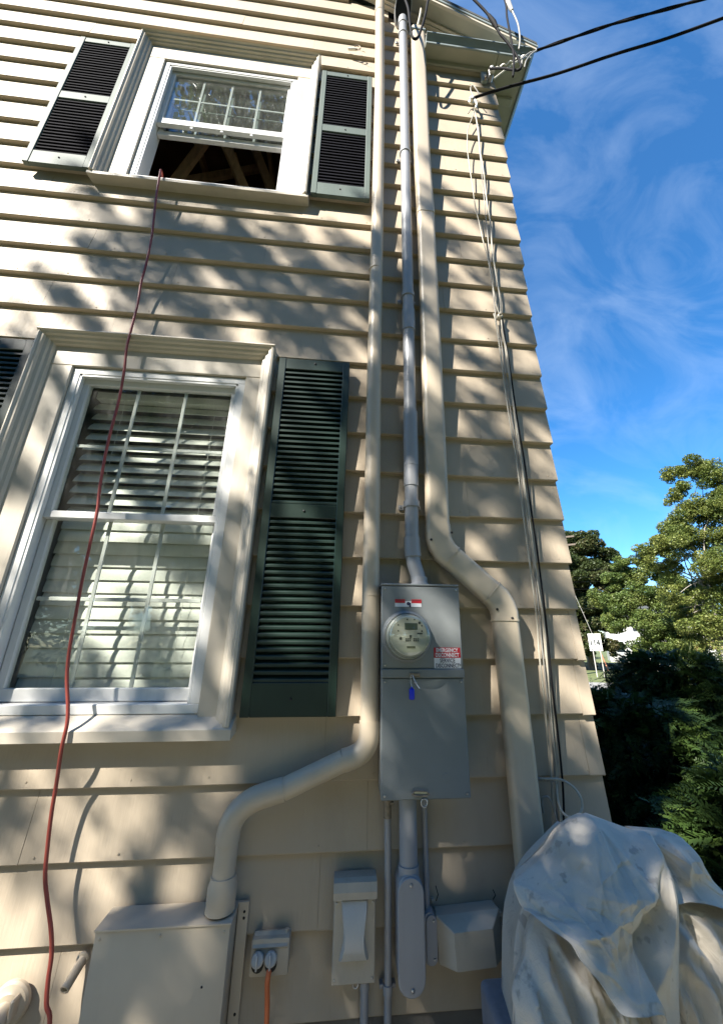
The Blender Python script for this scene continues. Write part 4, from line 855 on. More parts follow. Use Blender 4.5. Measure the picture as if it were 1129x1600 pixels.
def drop_cloth():
    V, F = [], []
    def seg_dist(P, pl):
        pl = np.array(pl); best = np.full(len(P), 9.); tt = np.zeros(len(P)); n = len(pl) - 1
        for i in range(n):
            a, b = pl[i], pl[i + 1]; ab = b - a; t = np.clip(((P - a) @ ab) / (ab @ ab), 0, 1); d = np.linalg.norm(P - (a + t[:, None] * ab), axis=1)
            m = d < best; best[m] = d[m]; tt[m] = (i + t[m]) / n
        return best, tt
    RS = np.random.default_rng(12)
    def rays(o, a0, a1, n, l, amp, w):
        """creases fanning out of a point where the cloth is pulled"""
        out = []
        for k in range(n):
            a = math.radians(a0 + (a1 - a0) * (k + RS.uniform(.1, .9)) / n); L = l * RS.uniform(.5, 1.15); st = L * RS.uniform(.04, .25); cv = RS.uniform(-.5, .5); pl = []
            for q in np.linspace(0, 1, 6):
                r = st + (L - st) * q; aa = a + cv * q * q * .6; pl.append((o[0] + r * math.cos(aa), o[1] + r * math.sin(aa)))
            out.append((pl, amp * RS.uniform(.4, 1.2) * RS.choice([1, 1, -1]), w * RS.uniform(.6, 1.5), 1.0))
        return out
    def drops(x0, x1, z0, z1, n, amp, w, lean=0.):
        """loose folds hanging down"""
        out = []
        for k in range(n):
            x = x0 + (x1 - x0) * (k + RS.uniform(.2, .8)) / n; zt = z1 + RS.uniform(-.05, .02); zb = z0 + RS.uniform(-.02, .06); ph = RS.uniform(0, 6); pl = []
            for q in np.linspace(0, 1, 6): pl.append((x + lean * q + .012 * math.sin(ph + q * 4), zt + (zb - zt) * q))
            out.append((pl, amp * RS.uniform(.5, 1.2), w * RS.uniform(.6, 1.4), 1.0))
        return out
    def layer(B, c, bulge, ridges, back=.10, na=150, nr=60, pw=2.2, seed=1):
        g = np.random.default_rng(seed)
        C = np.array([list(p) for p in catmull(list(B) + [B[0]], 10)][:-1]); L = np.r_[0, np.cumsum(np.linalg.norm(np.diff(np.vstack([C, C[:1]]), axis=0), axis=1))]
        q = np.linspace(0, L[-1], na, endpoint=False); CC = np.vstack([C, C[:1]]); E = np.stack([np.interp(q, L, CC[:, k]) for k in range(3)], 1)
        c = np.array(c); r = np.linspace(0.02, 1, nr) ** .8
        P = c + r[:, None, None] * (E[None] - c)
        P[..., 1] = c[1] * (1 - r[:, None] ** pw) + E[None, :, 1] * r[:, None] ** pw - bulge * (1 - r[:, None] ** 2.5)
        f = P.reshape(-1, 3); xz = f[:, [0, 2]]; dy = np.zeros(len(f)); fade = np.repeat(np.clip((1 - r) * 9, 0.15, 1), na)
        for pl, amp, w, e in ridges:
            d, t = seg_dist(xz, pl); prof = np.exp(-np.abs(d / w) ** e); dy -= amp * prof * (0.35 + .65 * np.sin(np.pi * np.clip(t * .8 + .15, 0, 1)))
        for k in range(14):
            a = g.uniform(0, 2 * np.pi); fr = g.uniform(14, 70); ph = g.uniform(0, 6.28)
            s = xz[:, 0] * np.cos(a) + xz[:, 1] * np.sin(a); o = xz[:, 1] * np.cos(a) - xz[:, 0] * np.sin(a)
            dy += .026 / fr * np.sin(s * fr + ph + 2.2 * np.sin(o * 9 + ph)) * (.5 + .5 * np.sin(o * 7 + ph * 2))
        f[:, 1] += dy * fade
        b0 = len(V); V.extend(f.tolist())
        for i in range(nr - 1):
            for j in range(na): F.append((b0 + i * na + j, b0 + i * na + (j + 1) % na, b0 + (i + 1) * na + (j + 1) % na, b0 + (i + 1) * na + j))
        F.append(tuple(b0 + j for j in range(na))[::-1])
        last = b0 + (nr - 1) * na                      # hem rolls under and runs back
        for k, (sc, dyy) in enumerate(((1.004, .006), (.995, .014), (.96, .022), (.90, back * .6), (.75, back))):
            Q = c + sc * (E - c); Q[:, 1] = E[:, 1] + dyy; b1 = len(V); V.extend(Q.tolist())
            for j in range(na): F.append((last + j, last + (j + 1) % na, b1 + (j + 1) % na, b1 + j))
            last = b1
        F.append(tuple(last + j for j in range(na)))
    CA = [(-0.446,-0.560,0.802), (-0.390,-0.580,0.786), (-0.320,-0.600,0.767), (-0.278,-0.620,0.763), (-0.279,-0.640,0.728), (-0.276,-0.670,0.690), (-0.291,-0.700,0.636), (-0.324,-0.720,0.558), (-0.360,-0.740,0.495), (-0.408,-0.760,0.378), (-0.454,-0.780,0.395), (-0.457,-0.800,0.468), (-0.518,-0.810,0.476), (-0.570,-0.810,0.482), (-0.589,-0.800,0.502), (-0.606,-0.790,0.529), (-0.626,-0.780,0.548), (-0.643,-0.770,0.566), (-0.656,-0.750,0.589), (-0.691,-0.700,0.596), (-0.712,-0.660,0.602), (-0.723,-0.620,0.597), (-0.730,-0.600,0.614), (-0.729,-0.580,0.635), (-0.707,-0.570,0.643), (-0.646,-0.560,0.671), (-0.594,-0.555,0.704), (-0.551,-0.555,0.747), (-0.499,-0.555,0.780)]
    CB = [(-0.651,-0.580,0.566), (-0.676,-0.580,0.550), (-0.710,-0.600,0.513), (-0.724,-0.610,0.479), (-0.760,-0.620,0.443), (-0.780,-0.630,0.411), (-0.779,-0.640,0.376), (-0.80,-0.660,0.22), (-.80, -.68, GZ + .02), (-0.64,-0.70,GZ + .02), (-0.42,-0.70,GZ + .02), (-0.348,-0.700,0.510), (-0.451,-0.660,0.605), (-0.553,-0.600,0.610)]
    CC = [(-0.29,-0.560,0.752), (-0.191,-0.560,0.743), (-0.136,-0.550,0.732), (-0.099,-0.540,0.706), (-0.087,-0.540,0.673), (-0.061,-0.540,0.624), (-0.012,-0.560,0.571), (0.040,-0.580,0.512), (0.12,-0.600,0.47), (0.06,-.64,.49), (-0.049,-0.660,0.560), (-0.145,-0.670,0.601), (-0.223,-0.670,0.615), (-0.282,-0.680,0.620), (-0.296,-0.660,0.659), (-0.31,-0.600,0.712)]
    CD = [(-0.239,-0.580,0.619), (-0.190,-0.580,0.593), (-0.086,-0.570,0.576), (0.030,-0.570,0.515), (0.09,-0.580,0.420), (0.12,-0.600,0.2), (.12, -.62, GZ + .02), (-.15, -.68, GZ + .02), (-0.397,-0.69,GZ + .02), (-0.376,-0.680,0.369), (-0.312,-0.660,0.555)]
    CE = [(-.44, -.5, .74), (-.25, -.5, .70), (-.08, -.48, .58), (.10, -.45, .40), (.20, -.4, 0), (.2, -.4, GZ + .02), (-.3, -.5, GZ + .02), (-.76, -.5, GZ + .02), (-.74, -.52, .3), (-.66, -.5, .56)]
    layer(CE, (-.30, -.50, .2), .10, [], back=.34, nr=24, na=90, seed=9)
    layer(CD, (-.14, -.66, .22), .03, [([(-0.275, 0.60), (-0.213, 0.576), (-0.165, 0.503), (-0.16, 0.3), (-.17, -.3)], .045, .022, 1.6), ([(-0.29, 0.564), (-0.243, 0.506), (-0.225, 0.431), (-0.233, 0.2), (-.24, -.3)], .045, .018, 1.5), ([(-0.301, 0.50), (-0.264, 0.456), (-0.27, 0.33), (-.30, -.3)], .035, .014, 1.5), ([(-0.32, 0.43), (-0.312, 0.36), (-0.33, 0.1)], .03, .012, 1.5), ([(-0.242, 0.600), (-0.146, 0.575), (-0.095, 0.498), (-.08, .1)], .04, .020, 1.6), ([(-.10, .56), (-.03, .48), (.0, .2)], .035, .02, 1.6)] + drops(-.36, .08, -.2, .56, 15, .032, .009, .02) + rays((-.30, .62), -80, -5, 9, .34, .012, .008), na=260, nr=120, seed=4)
    layer(CC, (-.16, -.60, .652), .035, [([(-0.21, 0.745), (-0.185, 0.70), (-0.20, 0.66)], .022, .014, 1.6), ([(-0.262, 0.735), (-0.235, 0.690), (-.23, .63)], -.035, .018, 1.8), ([(-.13, .72), (-.10, .66), (-.03, .57)], .02, .025, 1.8)] + rays((-.275, .745), -75, -5, 9, .22, .008, .008) + rays((.0, .56), 120, 200, 5, .2, .006, .007), nr=80, na=200, seed=5)
    layer(CB, (-.58, -.68, .30), .03, [([(-0.69, 0.583), (-0.694, 0.489), (-0.665, 0.386), (-.66, .1)], .045, .020, 1.6), ([(-0.649, 0.54), (-0.607, 0.459), (-0.615, 0.33), (-.60, 0)], .05, .018, 1.5), ([(-0.593, 0.484), (-0.557, 0.43), (-0.545, 0.32), (-.54, 0)], .05, .016, 1.5), ([(-0.745, 0.50), (-0.75, 0.42), (-0.72, 0.33), (-.73, 0)], .03, .018, 1.6), ([(-.52, .46), (-.50, .36), (-.48, .1)], .05, .018, 1.5)] + drops(-.78, -.42, -.2, .52, 15, .032, .009, .03) + rays((-.70, .58), -100, -40, 7, .3, .010, .008), na=260, nr=120, seed=6)
    layer(CA, (-.47, -.665, .625), .055, [([(-0.300, 0.750), (-0.37, 0.679), (-0.46, 0.625), (-0.582, 0.551)], .028, .034, 1.5), ([(-0.295, 0.750), (-0.345, 0.611), (-0.42, 0.503), (-0.50, 0.43)], .030, .030, 1.4), ([(-0.39, 0.670), (-0.50, 0.660), (-0.60, 0.655)], .016, .016, 1.5), ([(-0.46, 0.79), (-0.58, 0.70), (-0.70, 0.617)], .018, .030, 1.6), ([(-0.335, 0.700), (-0.40, 0.605), (-0.515, 0.53)], -.020, .026, 1.7), ([(-.67, .585), (-0.619, 0.545), (-0.58, 0.50)], .014, .016, 1.5), ([(-.56, .69), (-.60, .62)], -.012, .02, 1.6), ([(-.715, .63), (-.69, .61)], -.02, .014, 1.6)] + rays((-.285, .755), 188, 262, 12, .38, .011, .010) + rays((-.445, .80), 215, 300, 10, .30, .009, .010) + rays((-.72, .63), -35, 20, 9, .27, .011, .009) + rays((-.52, .48), 40, 130, 8, .2, .009, .009), na=320, nr=150, seed=7)
    me = bpy.data.meshes.new('drop_cloth'); o0 = Vector((-.41, -.6, GZ)); me.from_pydata([tuple(Vector(v) - o0) for v in V], [], F)
    bm = bmesh.new(); bm.from_mesh(me); bmesh.ops.recalc_face_normals(bm, faces=bm.faces); bm.to_mesh(me); bm.free()
    me.polygons.foreach_set('use_smooth', [True] * len(me.polygons)); me.materials.append(MAT['cloth'])
    o0 = o0 + Vector((.01, 0, 0)); tag(obj_from_mesh('drop_cloth', me, o0), 'stained off-white canvas drop cloth heaped over something by the downspout', 'drop cloth')
drop_cloth()

# ------------------------------------------------------------------ trees and shrubs
def leaf_mesh(pos, size, aspect, m, rs, up=0.3, val=None, curl=.15):
    """rhombic leaf blades, two triangles each, as one mesh"""
    n = len(pos); nrm = rs.standard_normal((n, 3)); nrm[:, 2] = np.abs(nrm[:, 2]) + up; nrm /= np.linalg.norm(nrm, axis=1)[:, None]
    t = rs.standard_normal((n, 3)); t -= nrm * (t * nrm).sum(1)[:, None]; t /= np.linalg.norm(t, axis=1)[:, None]; b = np.cross(nrm, t)
    s = (size * rs.uniform(.65, 1.35, n))[:, None]
    v = np.empty((n, 4, 3)); v[:, 0] = pos - t * s * .5; v[:, 1] = pos + b * s * aspect * .5 + nrm * s * curl; v[:, 2] = pos + t * s * .5; v[:, 3] = pos - b * s * aspect * .5 + nrm * s * curl
    return quads(v.reshape(-1, 3), n, m, rs.random(n) if val is None else val)
def quads(v, n, m, val):
    me = bpy.data.meshes.new('leaves'); me.vertices.add(n * 4); me.vertices.foreach_set('co', v.ravel().astype(np.float32))
    me.loops.add(n * 4); me.loops.foreach_set('vertex_index', np.arange(n * 4, dtype=np.int32))
    me.polygons.add(n); me.polygons.foreach_set('loop_start', np.arange(0, n * 4, 4, dtype=np.int32))
    at = me.attributes.new('v', 'FLOAT', 'POINT'); at.data.foreach_set('value', np.repeat(val, 4).astype(np.float32))
    me.update(calc_edges=True); me.materials.append(MAT[m]); return me
def clump_points(clumps, per_m3, rs, shell=.5, nmax=None):
    out, vals = [], []
    for c, r in clumps:
        r = np.array(r if hasattr(r, '__len__') else (r, r, r)); n = max(12, int(per_m3 * r.prod() ** (2 / 3)))
        d = rs.standard_normal((n, 3)); d /= np.linalg.norm(d, axis=1)[:, None]; q = rs.random(n) ** (1 / 3) * (1 - shell) + shell * rs.random(n) ** .2
        out.append(np.array(c) + d * q[:, None] * r); vals.append(np.clip(rs.normal(.5, .22) + rs.normal(0, .18, n), 0, 1))
    return np.vstack(out), np.concatenate(vals)
def tree(name, base, clumps, per, size, m, label, cat='tree', bark='bark', tr=.25, seed=1, aspect=.6, group=None, limbs=9, shell=.5, up=.3, lean=None, ztr=.75):
    rs = np.random.default_rng(seed); base = Vector(base); t = empty(name, base, label, cat, group)
    pts, val = clump_points(clumps, per, rs, shell)
    me = leaf_mesh(pts - np.array(base), size, aspect, m, rs, up, val); me.name = 'crown'; obj_from_mesh('crown', me, base, t)
    C = np.array([c for c, r in clumps]); cen = Vector(C.mean(0)); top = base.lerp(Vector((cen.x, cen.y, cen.z)), ztr)
    mb = MB(); mb.tube([base - Vector((0, 0, .1)), base.lerp(top, .33) + Vector((.1 * tr, .2 * tr, 0)), base.lerp(top, .66), top], [tr * 1.25, tr * .95, tr * .8, tr * .5], 10, smooth=3)
    idx = rs.permutation(len(C))[:limbs]
    for i in idx:
        e = Vector(C[i]); st = base.lerp(top, rs.uniform(.45, 1)); mid = st.lerp(e, .5) + Vector(rs.normal(0, .12, 3)) * (e - st).length * .35 + Vector((0, 0, .05 * (e - st).length))
        mb.tube([st, mid, e], [tr * .38, tr * .22, tr * .06], 6, smooth=3)
    mb.build('trunk', bark, t, smooth=60); return t

# the tree to the left, out of frame, that dapples the wall; its crown hangs between the wall and the sun
def shade_tree():
    rs = np.random.default_rng(21); cl = []
    def cov(X, Z):
        if X > .1: return .95 if Z < .6 else .45
        top = 4.55 if X > -3.2 else 3.55
        if Z > top + .25: return 0
        if Z > top - .25: return .22
        if X > -.70:                      # between downspout and corner
            if Z > 3.75: return .55
            if Z > 3.05: return .48
            if Z > 1.95: return .90
            if Z > .75: return .46
            return .97
        if Z > 3.2: return .70
        if -1.32 < X < -1.10 and Z > .95: return .42
        if X > -1.10: return .80 if Z > .6 else .985
        if Z > .95: return .64
        if X < -1.6: return .50
        return .97
    blot = [(rs.uniform(.5, 2.2), rs.uniform(0, 6.28), rs.uniform(0, 6.28)) for _ in range(7)]
    def patch(X, Z): return 1 + .28 * sum(math.sin(f * (X * math.cos(d) + Z * math.sin(d)) * 2.2 + p) for f, d, p in blot) / 2.2
    for k in range(7300):
        X, Z = rs.uniform(-8, 1.6), rs.uniform(-1.0, 4.9)
        p = cov(X, Z) if X > -5 else .5
        lam = -math.log(1 - p) * max(.15, patch(X, Z))
        if rs.random() > lam * .245: continue
        h = rs.uniform(3.7, 6.6); r = rs.uniform(.045, .105)
        ax = np.array([r * rs.uniform(.7, 1.2), r * rs.uniform(1.6, 3.6), r * rs.uniform(.6, 1.0)])
        cl.append(((X - 1.15 * h, -h, Z + 1.4 * h), ax))
    tree('shade_tree', (-8.0, -5.2, GZ), cl, 3600, .075, 'leaf_shade', 'leafy tree outside the picture whose crown dapples the siding', seed=5, tr=.3, limbs=14, shell=.2, ztr=.8)
shade_tree()
def ball_tree(name, base, c, R, n, rc, per, size, m, label, seed, **kw):
    rs = np.random.default_rng(seed); cl = []
    for i in range(n):
        d = rs.standard_normal(3); d /= np.linalg.norm(d); q = rs.uniform(.45, 1)
        cl.append((tuple(np.array(c) + d * q * np.array(R)), np.array([rc, rc, rc * .75]) * rs.uniform(.6, 1.35)))
    return tree(name, base, cl, per, size, m, label, seed=seed, **kw)
# trees behind the viewer: one for reflections, a dense row added to block skylight
ball_tree('unseen_tree', (-6.2, -6.8, GZ), (-4.6, -5.6, 17.6), (2.4, 2.0, 2.6), 40, .75, 260, .20, 'leaf_shade', 'tall tree behind the viewer, mirrored in the upper window', 31)
ORD = ['first', 'second', 'third', 'fourth', 'fifth', 'sixth', 'seventh', 'eighth', 'ninth', 'tenth']
for i, x in enumerate((-33, -27, -21, -15.5, -10, -4.5, 1, 6.5, 12, 18)):
    y = -15.5 - (i * 7 % 5) * .7 - (3 if x < -20 else 0)
    ball_tree('unseen_tree', (x, y, GZ), (x, y, 8.4 + (i * 3 % 4) * .5), (3.4, 2.6, 7.9), 72, 1.5, 95, .55, 'leaf_shade', ORD[i] + ' tree from the left in the unseen row added behind the viewer to block skylight', 40 + i, group='row of yard trees behind the viewer', up=.1)

def back_hedge():  # added to cover the bright horizon mirrored below the tree crowns
    rs = np.random.default_rng(90); cl = [((x, -20.5 + rs.uniform(-.5, .5), rs.uniform(.2, 2.6)), np.array([1.1, .8, .8]) * rs.uniform(.7, 1.2)) for x in np.linspace(-60, 30, 190)]
    pts, val = clump_points(cl, 130, rs, .4); me = leaf_mesh(pts, .26, .7, 'leaf_shade', rs, .2, val); me.name = 'filler_hedge'
    tag(obj_from_mesh('filler_hedge', me, (0, 0, 0)), 'long hedge added behind the viewer to hide the bright horizon in pane reflections', 'hedge')
back_hedge()
# ------------------------------------------------------------------ the view past the corner
MAPLE = [((17.88, 28.46, 8.52), 1.91), ((19.04, 27.73, 9.49), 1.3), ((19.91, 27.17, 8.56), 1.16), ((17.37, 29.98, 7.12), 2.73), ((17.79, 27.34, 6.95), 2.14), ((19.86, 27.21, 6.71), 1.45), ((19.92, 25.98, 6.76), 0.93), ((17.38, 28.78, 4.28), 2.11), ((18.45, 26.92, 4.63), 1.75), ((17.81, 30.88, 10.0), 2.26), ((17.23, 27.69, 2.9), 1.29), ((17.0, 27.2, 1.6), 1.0), ((17.9, 26.6, 2.4), 1.1), ((18.6, 26.2, 1.4), .8), ((18.9, 26.2, 3.0), 1.0), ((16.6, 28.0, .9), .9), ((19.99, 27.12, 4.92), 1.02)]
MID = [((15.65, 19.21, 5.09), 0.83), ((15.91, 19.04, 4.14), 0.97), ((14.56, 18.72, 3.54), 0.98), ((15.37, 18.21, 2.99), 1.09), ((14.12, 19.0, 2.5), 0.75), ((14.84, 17.74, 2.13), 0.85), ((15.48, 17.14, 2.12), 0.93), ((16.63, 18.59, 3.74), 0.87), ((14.52, 19.93, 2.92), 0.6), ((15.42, 16.98, 1.49), 0.77), ((16.9, 18.0, 2.2), .9), ((17.2, 18.2, 4.6), 1.0), ((16.4, 18.7, 5.6), .8), ((17.6, 17.6, 3.2), 1.0), ((15.2, 19.2, 4.2), .7), ((16.0, 17.3, .9), .8), ((15.0, 18.4, 1.3), .7), ((17.0, 17.4, 1.6), .8), ((18.2, 17.2, 2.0), .9), ((18.0, 17.4, 4.2), .9), ((15.4, 19.4, 5.9), .7), ((14.9, 19.7, 5.0), .8), ((14.3, 20.2, 4.0), .8)]
OAK = [((15.48, 14.58, 9.77), 0.6), ((16.07, 14.2, 9.92), 0.72), ((16.68, 13.81, 9.69), 0.77), ((17.13, 13.52, 9.24), 0.94), ((15.94, 14.28, 7.95), 0.76), ((16.37, 14.01, 7.38), 1.06), ((15.27, 14.71, 7.23), 0.77), ((16.81, 13.73, 6.5), 1.21), ((14.09, 14.28, 6.09), 0.89), ((15.6, 14.5, 6.04), 1.05), ((13.49, 14.66, 5.7), 0.71), ((15.43, 13.42, 5.17), 1.02), ((13.03, 14.95, 5.12), 0.58), ((14.47, 15.22, 5.05), 0.69), ((15.87, 14.33, 3.58), 0.88), ((15.94, 15.47, 2.81), 0.71), ((15.28, 15.89, 2.68), 0.54), ((15.67, 14.45, 2.03), 0.81), ((14.63, 15.11, 4.11), 0.37), ((17.31, 13.41, 8.02), 1.23), ((16.33, 14.03, 2.99), 1.15), ((14.3, 15.2, 3.4), .8), ((15.0, 14.8, 2.2), .9), ((16.9, 13.6, 4.6), 1.2), ((17.4, 13.3, 3.0), 1.2), ((16.2, 14.2, 4.6), .9), ((14.9, 14.6, 6.9), .6), ((15.1, 14.6, 8.4), .45), ((15.6, 14.6, 8.9), .5), ((14.5, 15.2, 6.3), .5), ((17.6, 13.2, 5.6), 1.0), ((17.8, 13.1, 1.8), 1.0), ((16.6, 13.9, 1.6), .8), ((15.2, 15.6, 1.4), .7)]
def break_up(cl, n, k, seed, fl=.7):
    """splits big crown masses into uneven tufts with gaps between"""
    rs = np.random.default_rng(seed); out = []
    for c, r in cl:
        for i in range(n):
            d = rs.standard_normal(3); d /= np.linalg.norm(d); rr = r * k * rs.uniform(.6, 1.3)
            out.append((tuple(np.array(c) + d * r * rs.uniform(.35, .95) * np.array([1, 1, .85])), np.array([rr, rr, rr * fl])))
    return out
tree('broadleaf_tree', (18.3, 28.6, GZ), break_up(MAPLE, 16, .40, 1), 2100, .15, 'leaf_maple', 'dark bronze-tinged tree showing just past the house corner', seed=11, tr=.3, aspect=.8, shell=.55)
tree('broadleaf_tree', (15.4, 18.6, GZ), break_up(MID, 15, .44, 2), 3000, .10, 'leaf_green', 'mid-green tree between the dark tree and the pale airy tree', seed=12, tr=.15, shell=.5, bark='bark_grey')
tree('broadleaf_tree', (15.6, 14.6, GZ), break_up(OAK, 15, .46, 3, .65), 2800, .09, 'leaf_oak', 'tall airy pale-green tree at the right edge with a tuft on top', seed=13, tr=.11, shell=.5, bark='bark_grey', limbs=22, ztr=.9)
tree('golden_shrub', (10.7, 10.5, GZ), break_up([((10.24, 10.8, 0.95), 0.42), ((10.56, 10.59, 1.10), 0.45), ((10.9, 10.37, 1.13), 0.5), ((11.3, 10.1, 1.05), 0.55), ((10.7, 10.5, .5), .7), ((11.3, 10.1, .4), .7)], 8, .42, 4), 900, .07, 'leaf_yellow', 'yellow-green shrub turning copper above the dark evergreens', cat='shrub', seed=14, tr=.05)

def far_wood():
    rs = np.random.default_rng(77); cl = []
    for i in range(150):
        lat = rs.uniform(-40, 75); d = rs.uniform(64, 80); h = rs.uniform(1, 7.5)
        p = bgp(d, lat, h); cl.append(((p.x, p.y, p.z), np.array([2.4, 2.4, 1.7]) * rs.uniform(.7, 1.3)))
    pts, val = clump_points(cl, 26, rs, .5); me = leaf_mesh(pts, .8, .7, 'leaf_green', rs, .3, val * .6); me.name = 'far_wood'
    tag(obj_from_mesh('far_wood', me, (0, 0, 0)), 'band of distant woodland beyond the road', 'woodland', kind='stuff')
far_wood()

def evergreen(base, R, H, n, label, seed, lit=0.5):
    """yew-like bush: layered fans of short flat sprays growing outward"""
    rs = np.random.default_rng(seed); base = np.array(base); t = empty('evergreen_shrub', base, label, 'shrub', 'dark evergreen shrubs by the house corner')
    V, val = [], []
    th = rs.uniform(0, 2 * np.pi, n); zz = rs.random(n) ** .8; rad = np.sqrt(np.clip(1 - (zz * .92) ** 2.4, 0.02, 1)) * rs.uniform(.62, 1.04, n) * (1 + .16 * np.sin(th * 3 + seed))
    o = np.stack([np.cos(th) * rad * R, np.sin(th) * rad * R, .06 + zz * H], 1)
    d = np.stack([np.cos(th), np.sin(th), rs.uniform(-.15, .75, n)], 1) + rs.normal(0, .35, (n, 3)); d /= np.linalg.norm(d, axis=1)[:, None]
    up = np.array([0, 0, 1.]) + rs.normal(0, .45, (n, 3)); s = np.cross(d, up); s /= np.linalg.norm(s, axis=1)[:, None]; nn = np.cross(s, d)
    Ls = rs.uniform(.13, .30, n); k = 15; cv = np.clip(rs.normal(.4, .25, n), 0, 1)
    for i in range(k):
        f = (i + .5) / k; p = o + d * (Ls * (f - .25))[:, None] - nn * (Ls * .35 * f * f)[:, None]
        for sg in (-1, 1):
            q = d * .75 + s * sg * .85 + rs.normal(0, .15, (n, 3)); q /= np.linalg.norm(q, axis=1)[:, None]
            l = Ls * (.34 * (1 - .75 * f)) * rs.uniform(.75, 1.25, n); w = np.cross(q, nn) ; w /= np.linalg.norm(w, axis=1)[:, None]
            a = p; b = p + q * l[:, None]; m = p + q * (l * .5)[:, None]; ww = (l * .16)[:, None] * w
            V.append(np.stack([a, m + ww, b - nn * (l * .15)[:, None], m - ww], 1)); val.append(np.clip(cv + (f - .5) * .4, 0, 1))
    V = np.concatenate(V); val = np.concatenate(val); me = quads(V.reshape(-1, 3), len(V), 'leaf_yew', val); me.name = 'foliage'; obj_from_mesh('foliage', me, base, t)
    mb = MB()
    for i in range(14):
        a = rs.uniform(0, 6.28); e = base + np.array([math.cos(a) * R * .75, math.sin(a) * R * .75, H * rs.uniform(.35, .85)])
        mb.tube([tuple(base), tuple(base * .55 + e * .45 + np.array([0, 0, .08])), tuple(e)], [.03, .018, .006], 6, smooth=3)
    mb.build('stems', 'bark', t, smooth=60)
for a in (((1.55, 1.85, GZ), .85, 1.22, 2100, 'dark evergreen shrub closest to the house corner', 1), ((2.45, 2.35, GZ), .80, 1.62, 2100, 'tallest dark evergreen shrub, its tip against the lawn', 2), ((2.6, .95, GZ), .95, 1.25, 1900, 'broad evergreen shrub behind the drop cloth with sunlit tips', 3),
          ((3.7, 1.75, GZ), .95, 1.45, 1500, 'evergreen shrub at the right edge below the golden shrub', 4), ((1.45, .45, GZ), .70, .95, 1500, 'low evergreen shrub crowding the drop cloth', 5), ((3.9, .3, GZ), .95, 1.35, 1500, 'evergreen shrub cut off by the right edge, nearest the lawn', 6), ((1.7, 2.75, GZ), .75, 1.18, 1500, 'evergreen shrub behind the one at the house corner', 7), ((3.3, 2.9, GZ), .9, 1.35, 1500, 'evergreen shrub in front of the golden shrub', 8)):
    evergreen(*a)
rs_ = np.random.default_rng(3)
tree('broadleaf_shrub', (1.95, 3.75, GZ), [((1.85, 3.75, .84), .16), ((2.05, 3.65, .80), .18), ((1.95, 3.7, .62), .20), ((2.2, 3.6, .66), .18), ((1.75, 3.85, .6), .18), ((2.0, 3.7, .3), .3), ((2.08, 3.64, .98), .09)], 1500, .085, 'leaf_broad', 'broad-leaved shrub peeking past the corner against the bright drive', cat='shrub', seed=15, tr=.02, aspect=.75, shell=.2)

def route_sign():
    d = 28; L0, L1 = .125, .80; F = -VD; c = bgp(d, .46, GZ)
    t = empty('route_sign', c, 'white route 114 sign on two posts by the road', 'road sign')
    fac = (VR, Vector((0, 0, 1)), F)
    def plate(name, l0, l1, z0, z1, m, off=0): 
        return MB().obox(bgp(d - .03 - off, (l0 + l1) / 2, (z0 + z1) / 2), VR, VD, (0, 0, 1), (l1 - l0) / 2, .004, (z1 - z0) / 2).build(name, m, t)
    for l in (.27, .66): MB().obox(bgp(d + .01, l, .8), VR, VD, (0, 0, 1), .025, .02, 1.22).build('post', 'pole_grey', t)
    for i, l in enumerate((.28, .64)):
        p = plate('direction_plate', l - .165, l + .165, 1.83, 2.05, 'white_paint'); text('EAST' if i else 'WEST', .11, bgp(d - .045, l, 1.94), 'print_dark', p, facing=fac, width=.24)
        p = plate('arrow_plate', l - .165, l + .165, 1.06, 1.24, 'white_paint')
        sg = 1 if i else -1
        ar = [(-.10, -.02), (.03, -.02), (.03, -.05), (.11, 0), (.03, .05), (.03, .02), (-.10, .02)]
        MB().prism([bgp(d - .036, l + sg * a, 1.15 + b) for a, b in ar], tuple(-VD * .004)).build('arrow', 'print_dark', p)
    p = plate('number_plate', .115, .80, 1.26, 1.81, 'white_paint'); text('114', .44, bgp(d - .045, .46, 1.535), 'print_dark', p, facing=fac, bold=.022, width=.52)
route_sign()

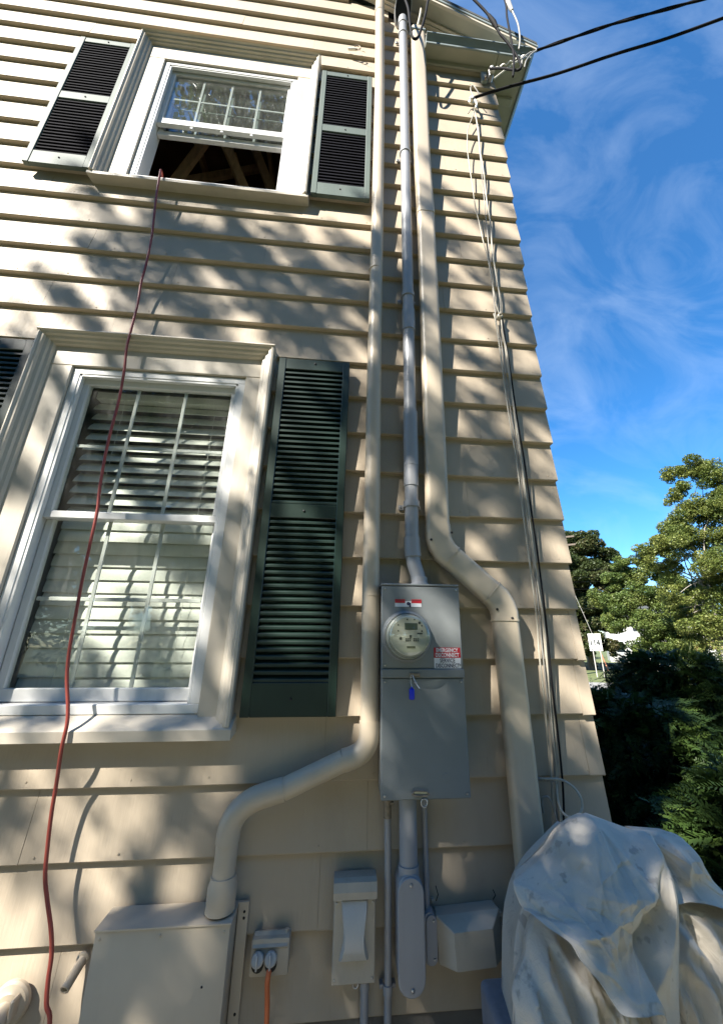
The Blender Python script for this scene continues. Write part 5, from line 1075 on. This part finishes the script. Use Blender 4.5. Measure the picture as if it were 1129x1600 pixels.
def white_house():
    d, lat = 55, 7.2
    t = empty('white_house', bgp(d, lat, GZ), 'white clapboard house across the road behind the trees', 'house')
    def bx(name, l0, l1, d0, d1, z0, z1, m, par=t): return MB().obox(bgp((d0 + d1) / 2, (l0 + l1) / 2, (z0 + z1) / 2), VR, VD, (0, 0, 1), (l1 - l0) / 2, (d1 - d0) / 2, (z1 - z0) / 2).build(name, m, par)
    w = bx('wall', 2.2, 12.2, 55, 63, GZ, 4.6, 'house_paint')
    MB().prism([bgp(54.6, 1.8, 4.6), bgp(63.4, 1.8, 4.6), bgp(59, 1.8, 7.2)], tuple(VR * 10.8)).build('roof', 'roof', t)
    for l in (3.4, 5.4, 8.9, 11.0):
        for z in (.7, 3.0):
            f = bx('window', l - .5, l + .5, 54.93, 54.99, z - .15, z + 1.25, 'white_paint'); bx('pane', l - .42, l + .42, 54.90, 54.925, z - .05, z + 1.15, 'window_dark', f)
    bx('door', 6.7, 7.6, 54.92, 54.99, GZ + .2, 1.9, 'shutter')
white_house()
def stone_wall():
    rs = random.Random(4); t = empty('stone_wall', bgp(36.4, 4, GZ), 'low dry-stone wall along the far side of the lawn', 'wall')
    for row in range(2):
        l = -7.0 + row * .3
        while l < 14:
            w = rs.uniform(.35, .8); h = rs.uniform(.24, .30)
            MB().obox(bgp(36.4 + rs.uniform(-.06, .06), l + w / 2, GZ + .14 + row * .27), VR, VD, (0, 0, 1), w / 2 - .015, rs.uniform(.18, .25), h / 2, .05).build('stone', 'stone', t)
            l += w
stone_wall()
def utility_pole():
    b = bgp(30, -.62, GZ); t = empty('utility_pole', b, 'grey wooden utility pole half hidden by the house corner', 'utility pole')
    MB().tube([b, b + Vector((0, 0, 9.5))], [.16, .12], 12).build('post', 'pole_grey', t, smooth=40)
    for z in (9.2, 8.6): MB().obox(b + Vector((0, 0, z)) , VR, VD, (0, 0, 1), .9, .05, .06).build('crossarm', 'bark', t)
    labs = ['topmost utility wire in front of the distant trees', 'second utility wire from the top, across the trees', 'third utility wire from the top, across the trees', 'fourth utility wire from the top, across the trees', 'lowest utility wire crossing in front of the trees']
    for i, (z, zz) in enumerate(((6.75, 7.0), (6.25, 6.5), (5.95, 6.1), (5.45, 5.7), (4.15, 4.3))):
        p = b + Vector((0, 0, z)) + VR * .16; q = bgp(33, 45, zz); m = p.lerp(q, .5) - Vector((0, 0, .6))
        tag(MB().tube([p, m, q], .007 if i < 3 else .010, 6, smooth=14).build('utility_wire', 'rubber', smooth=60), labs[i], 'wire', 'wires from the utility pole')
    a = b + Vector((0, 0, 6.5)); e = bgp(30.0, 1.05, GZ); g = empty('guy_wire', e, 'slanting guy wire with a pale guard by the route sign', 'guy wire')
    k = a.lerp(e, .68)
    MB().tube([a, e], .012, 6).build('wire', 'pole_grey', g); MB().tube([k, e], .035, 8).build('guard', 'guard_orange', g)
utility_pole()
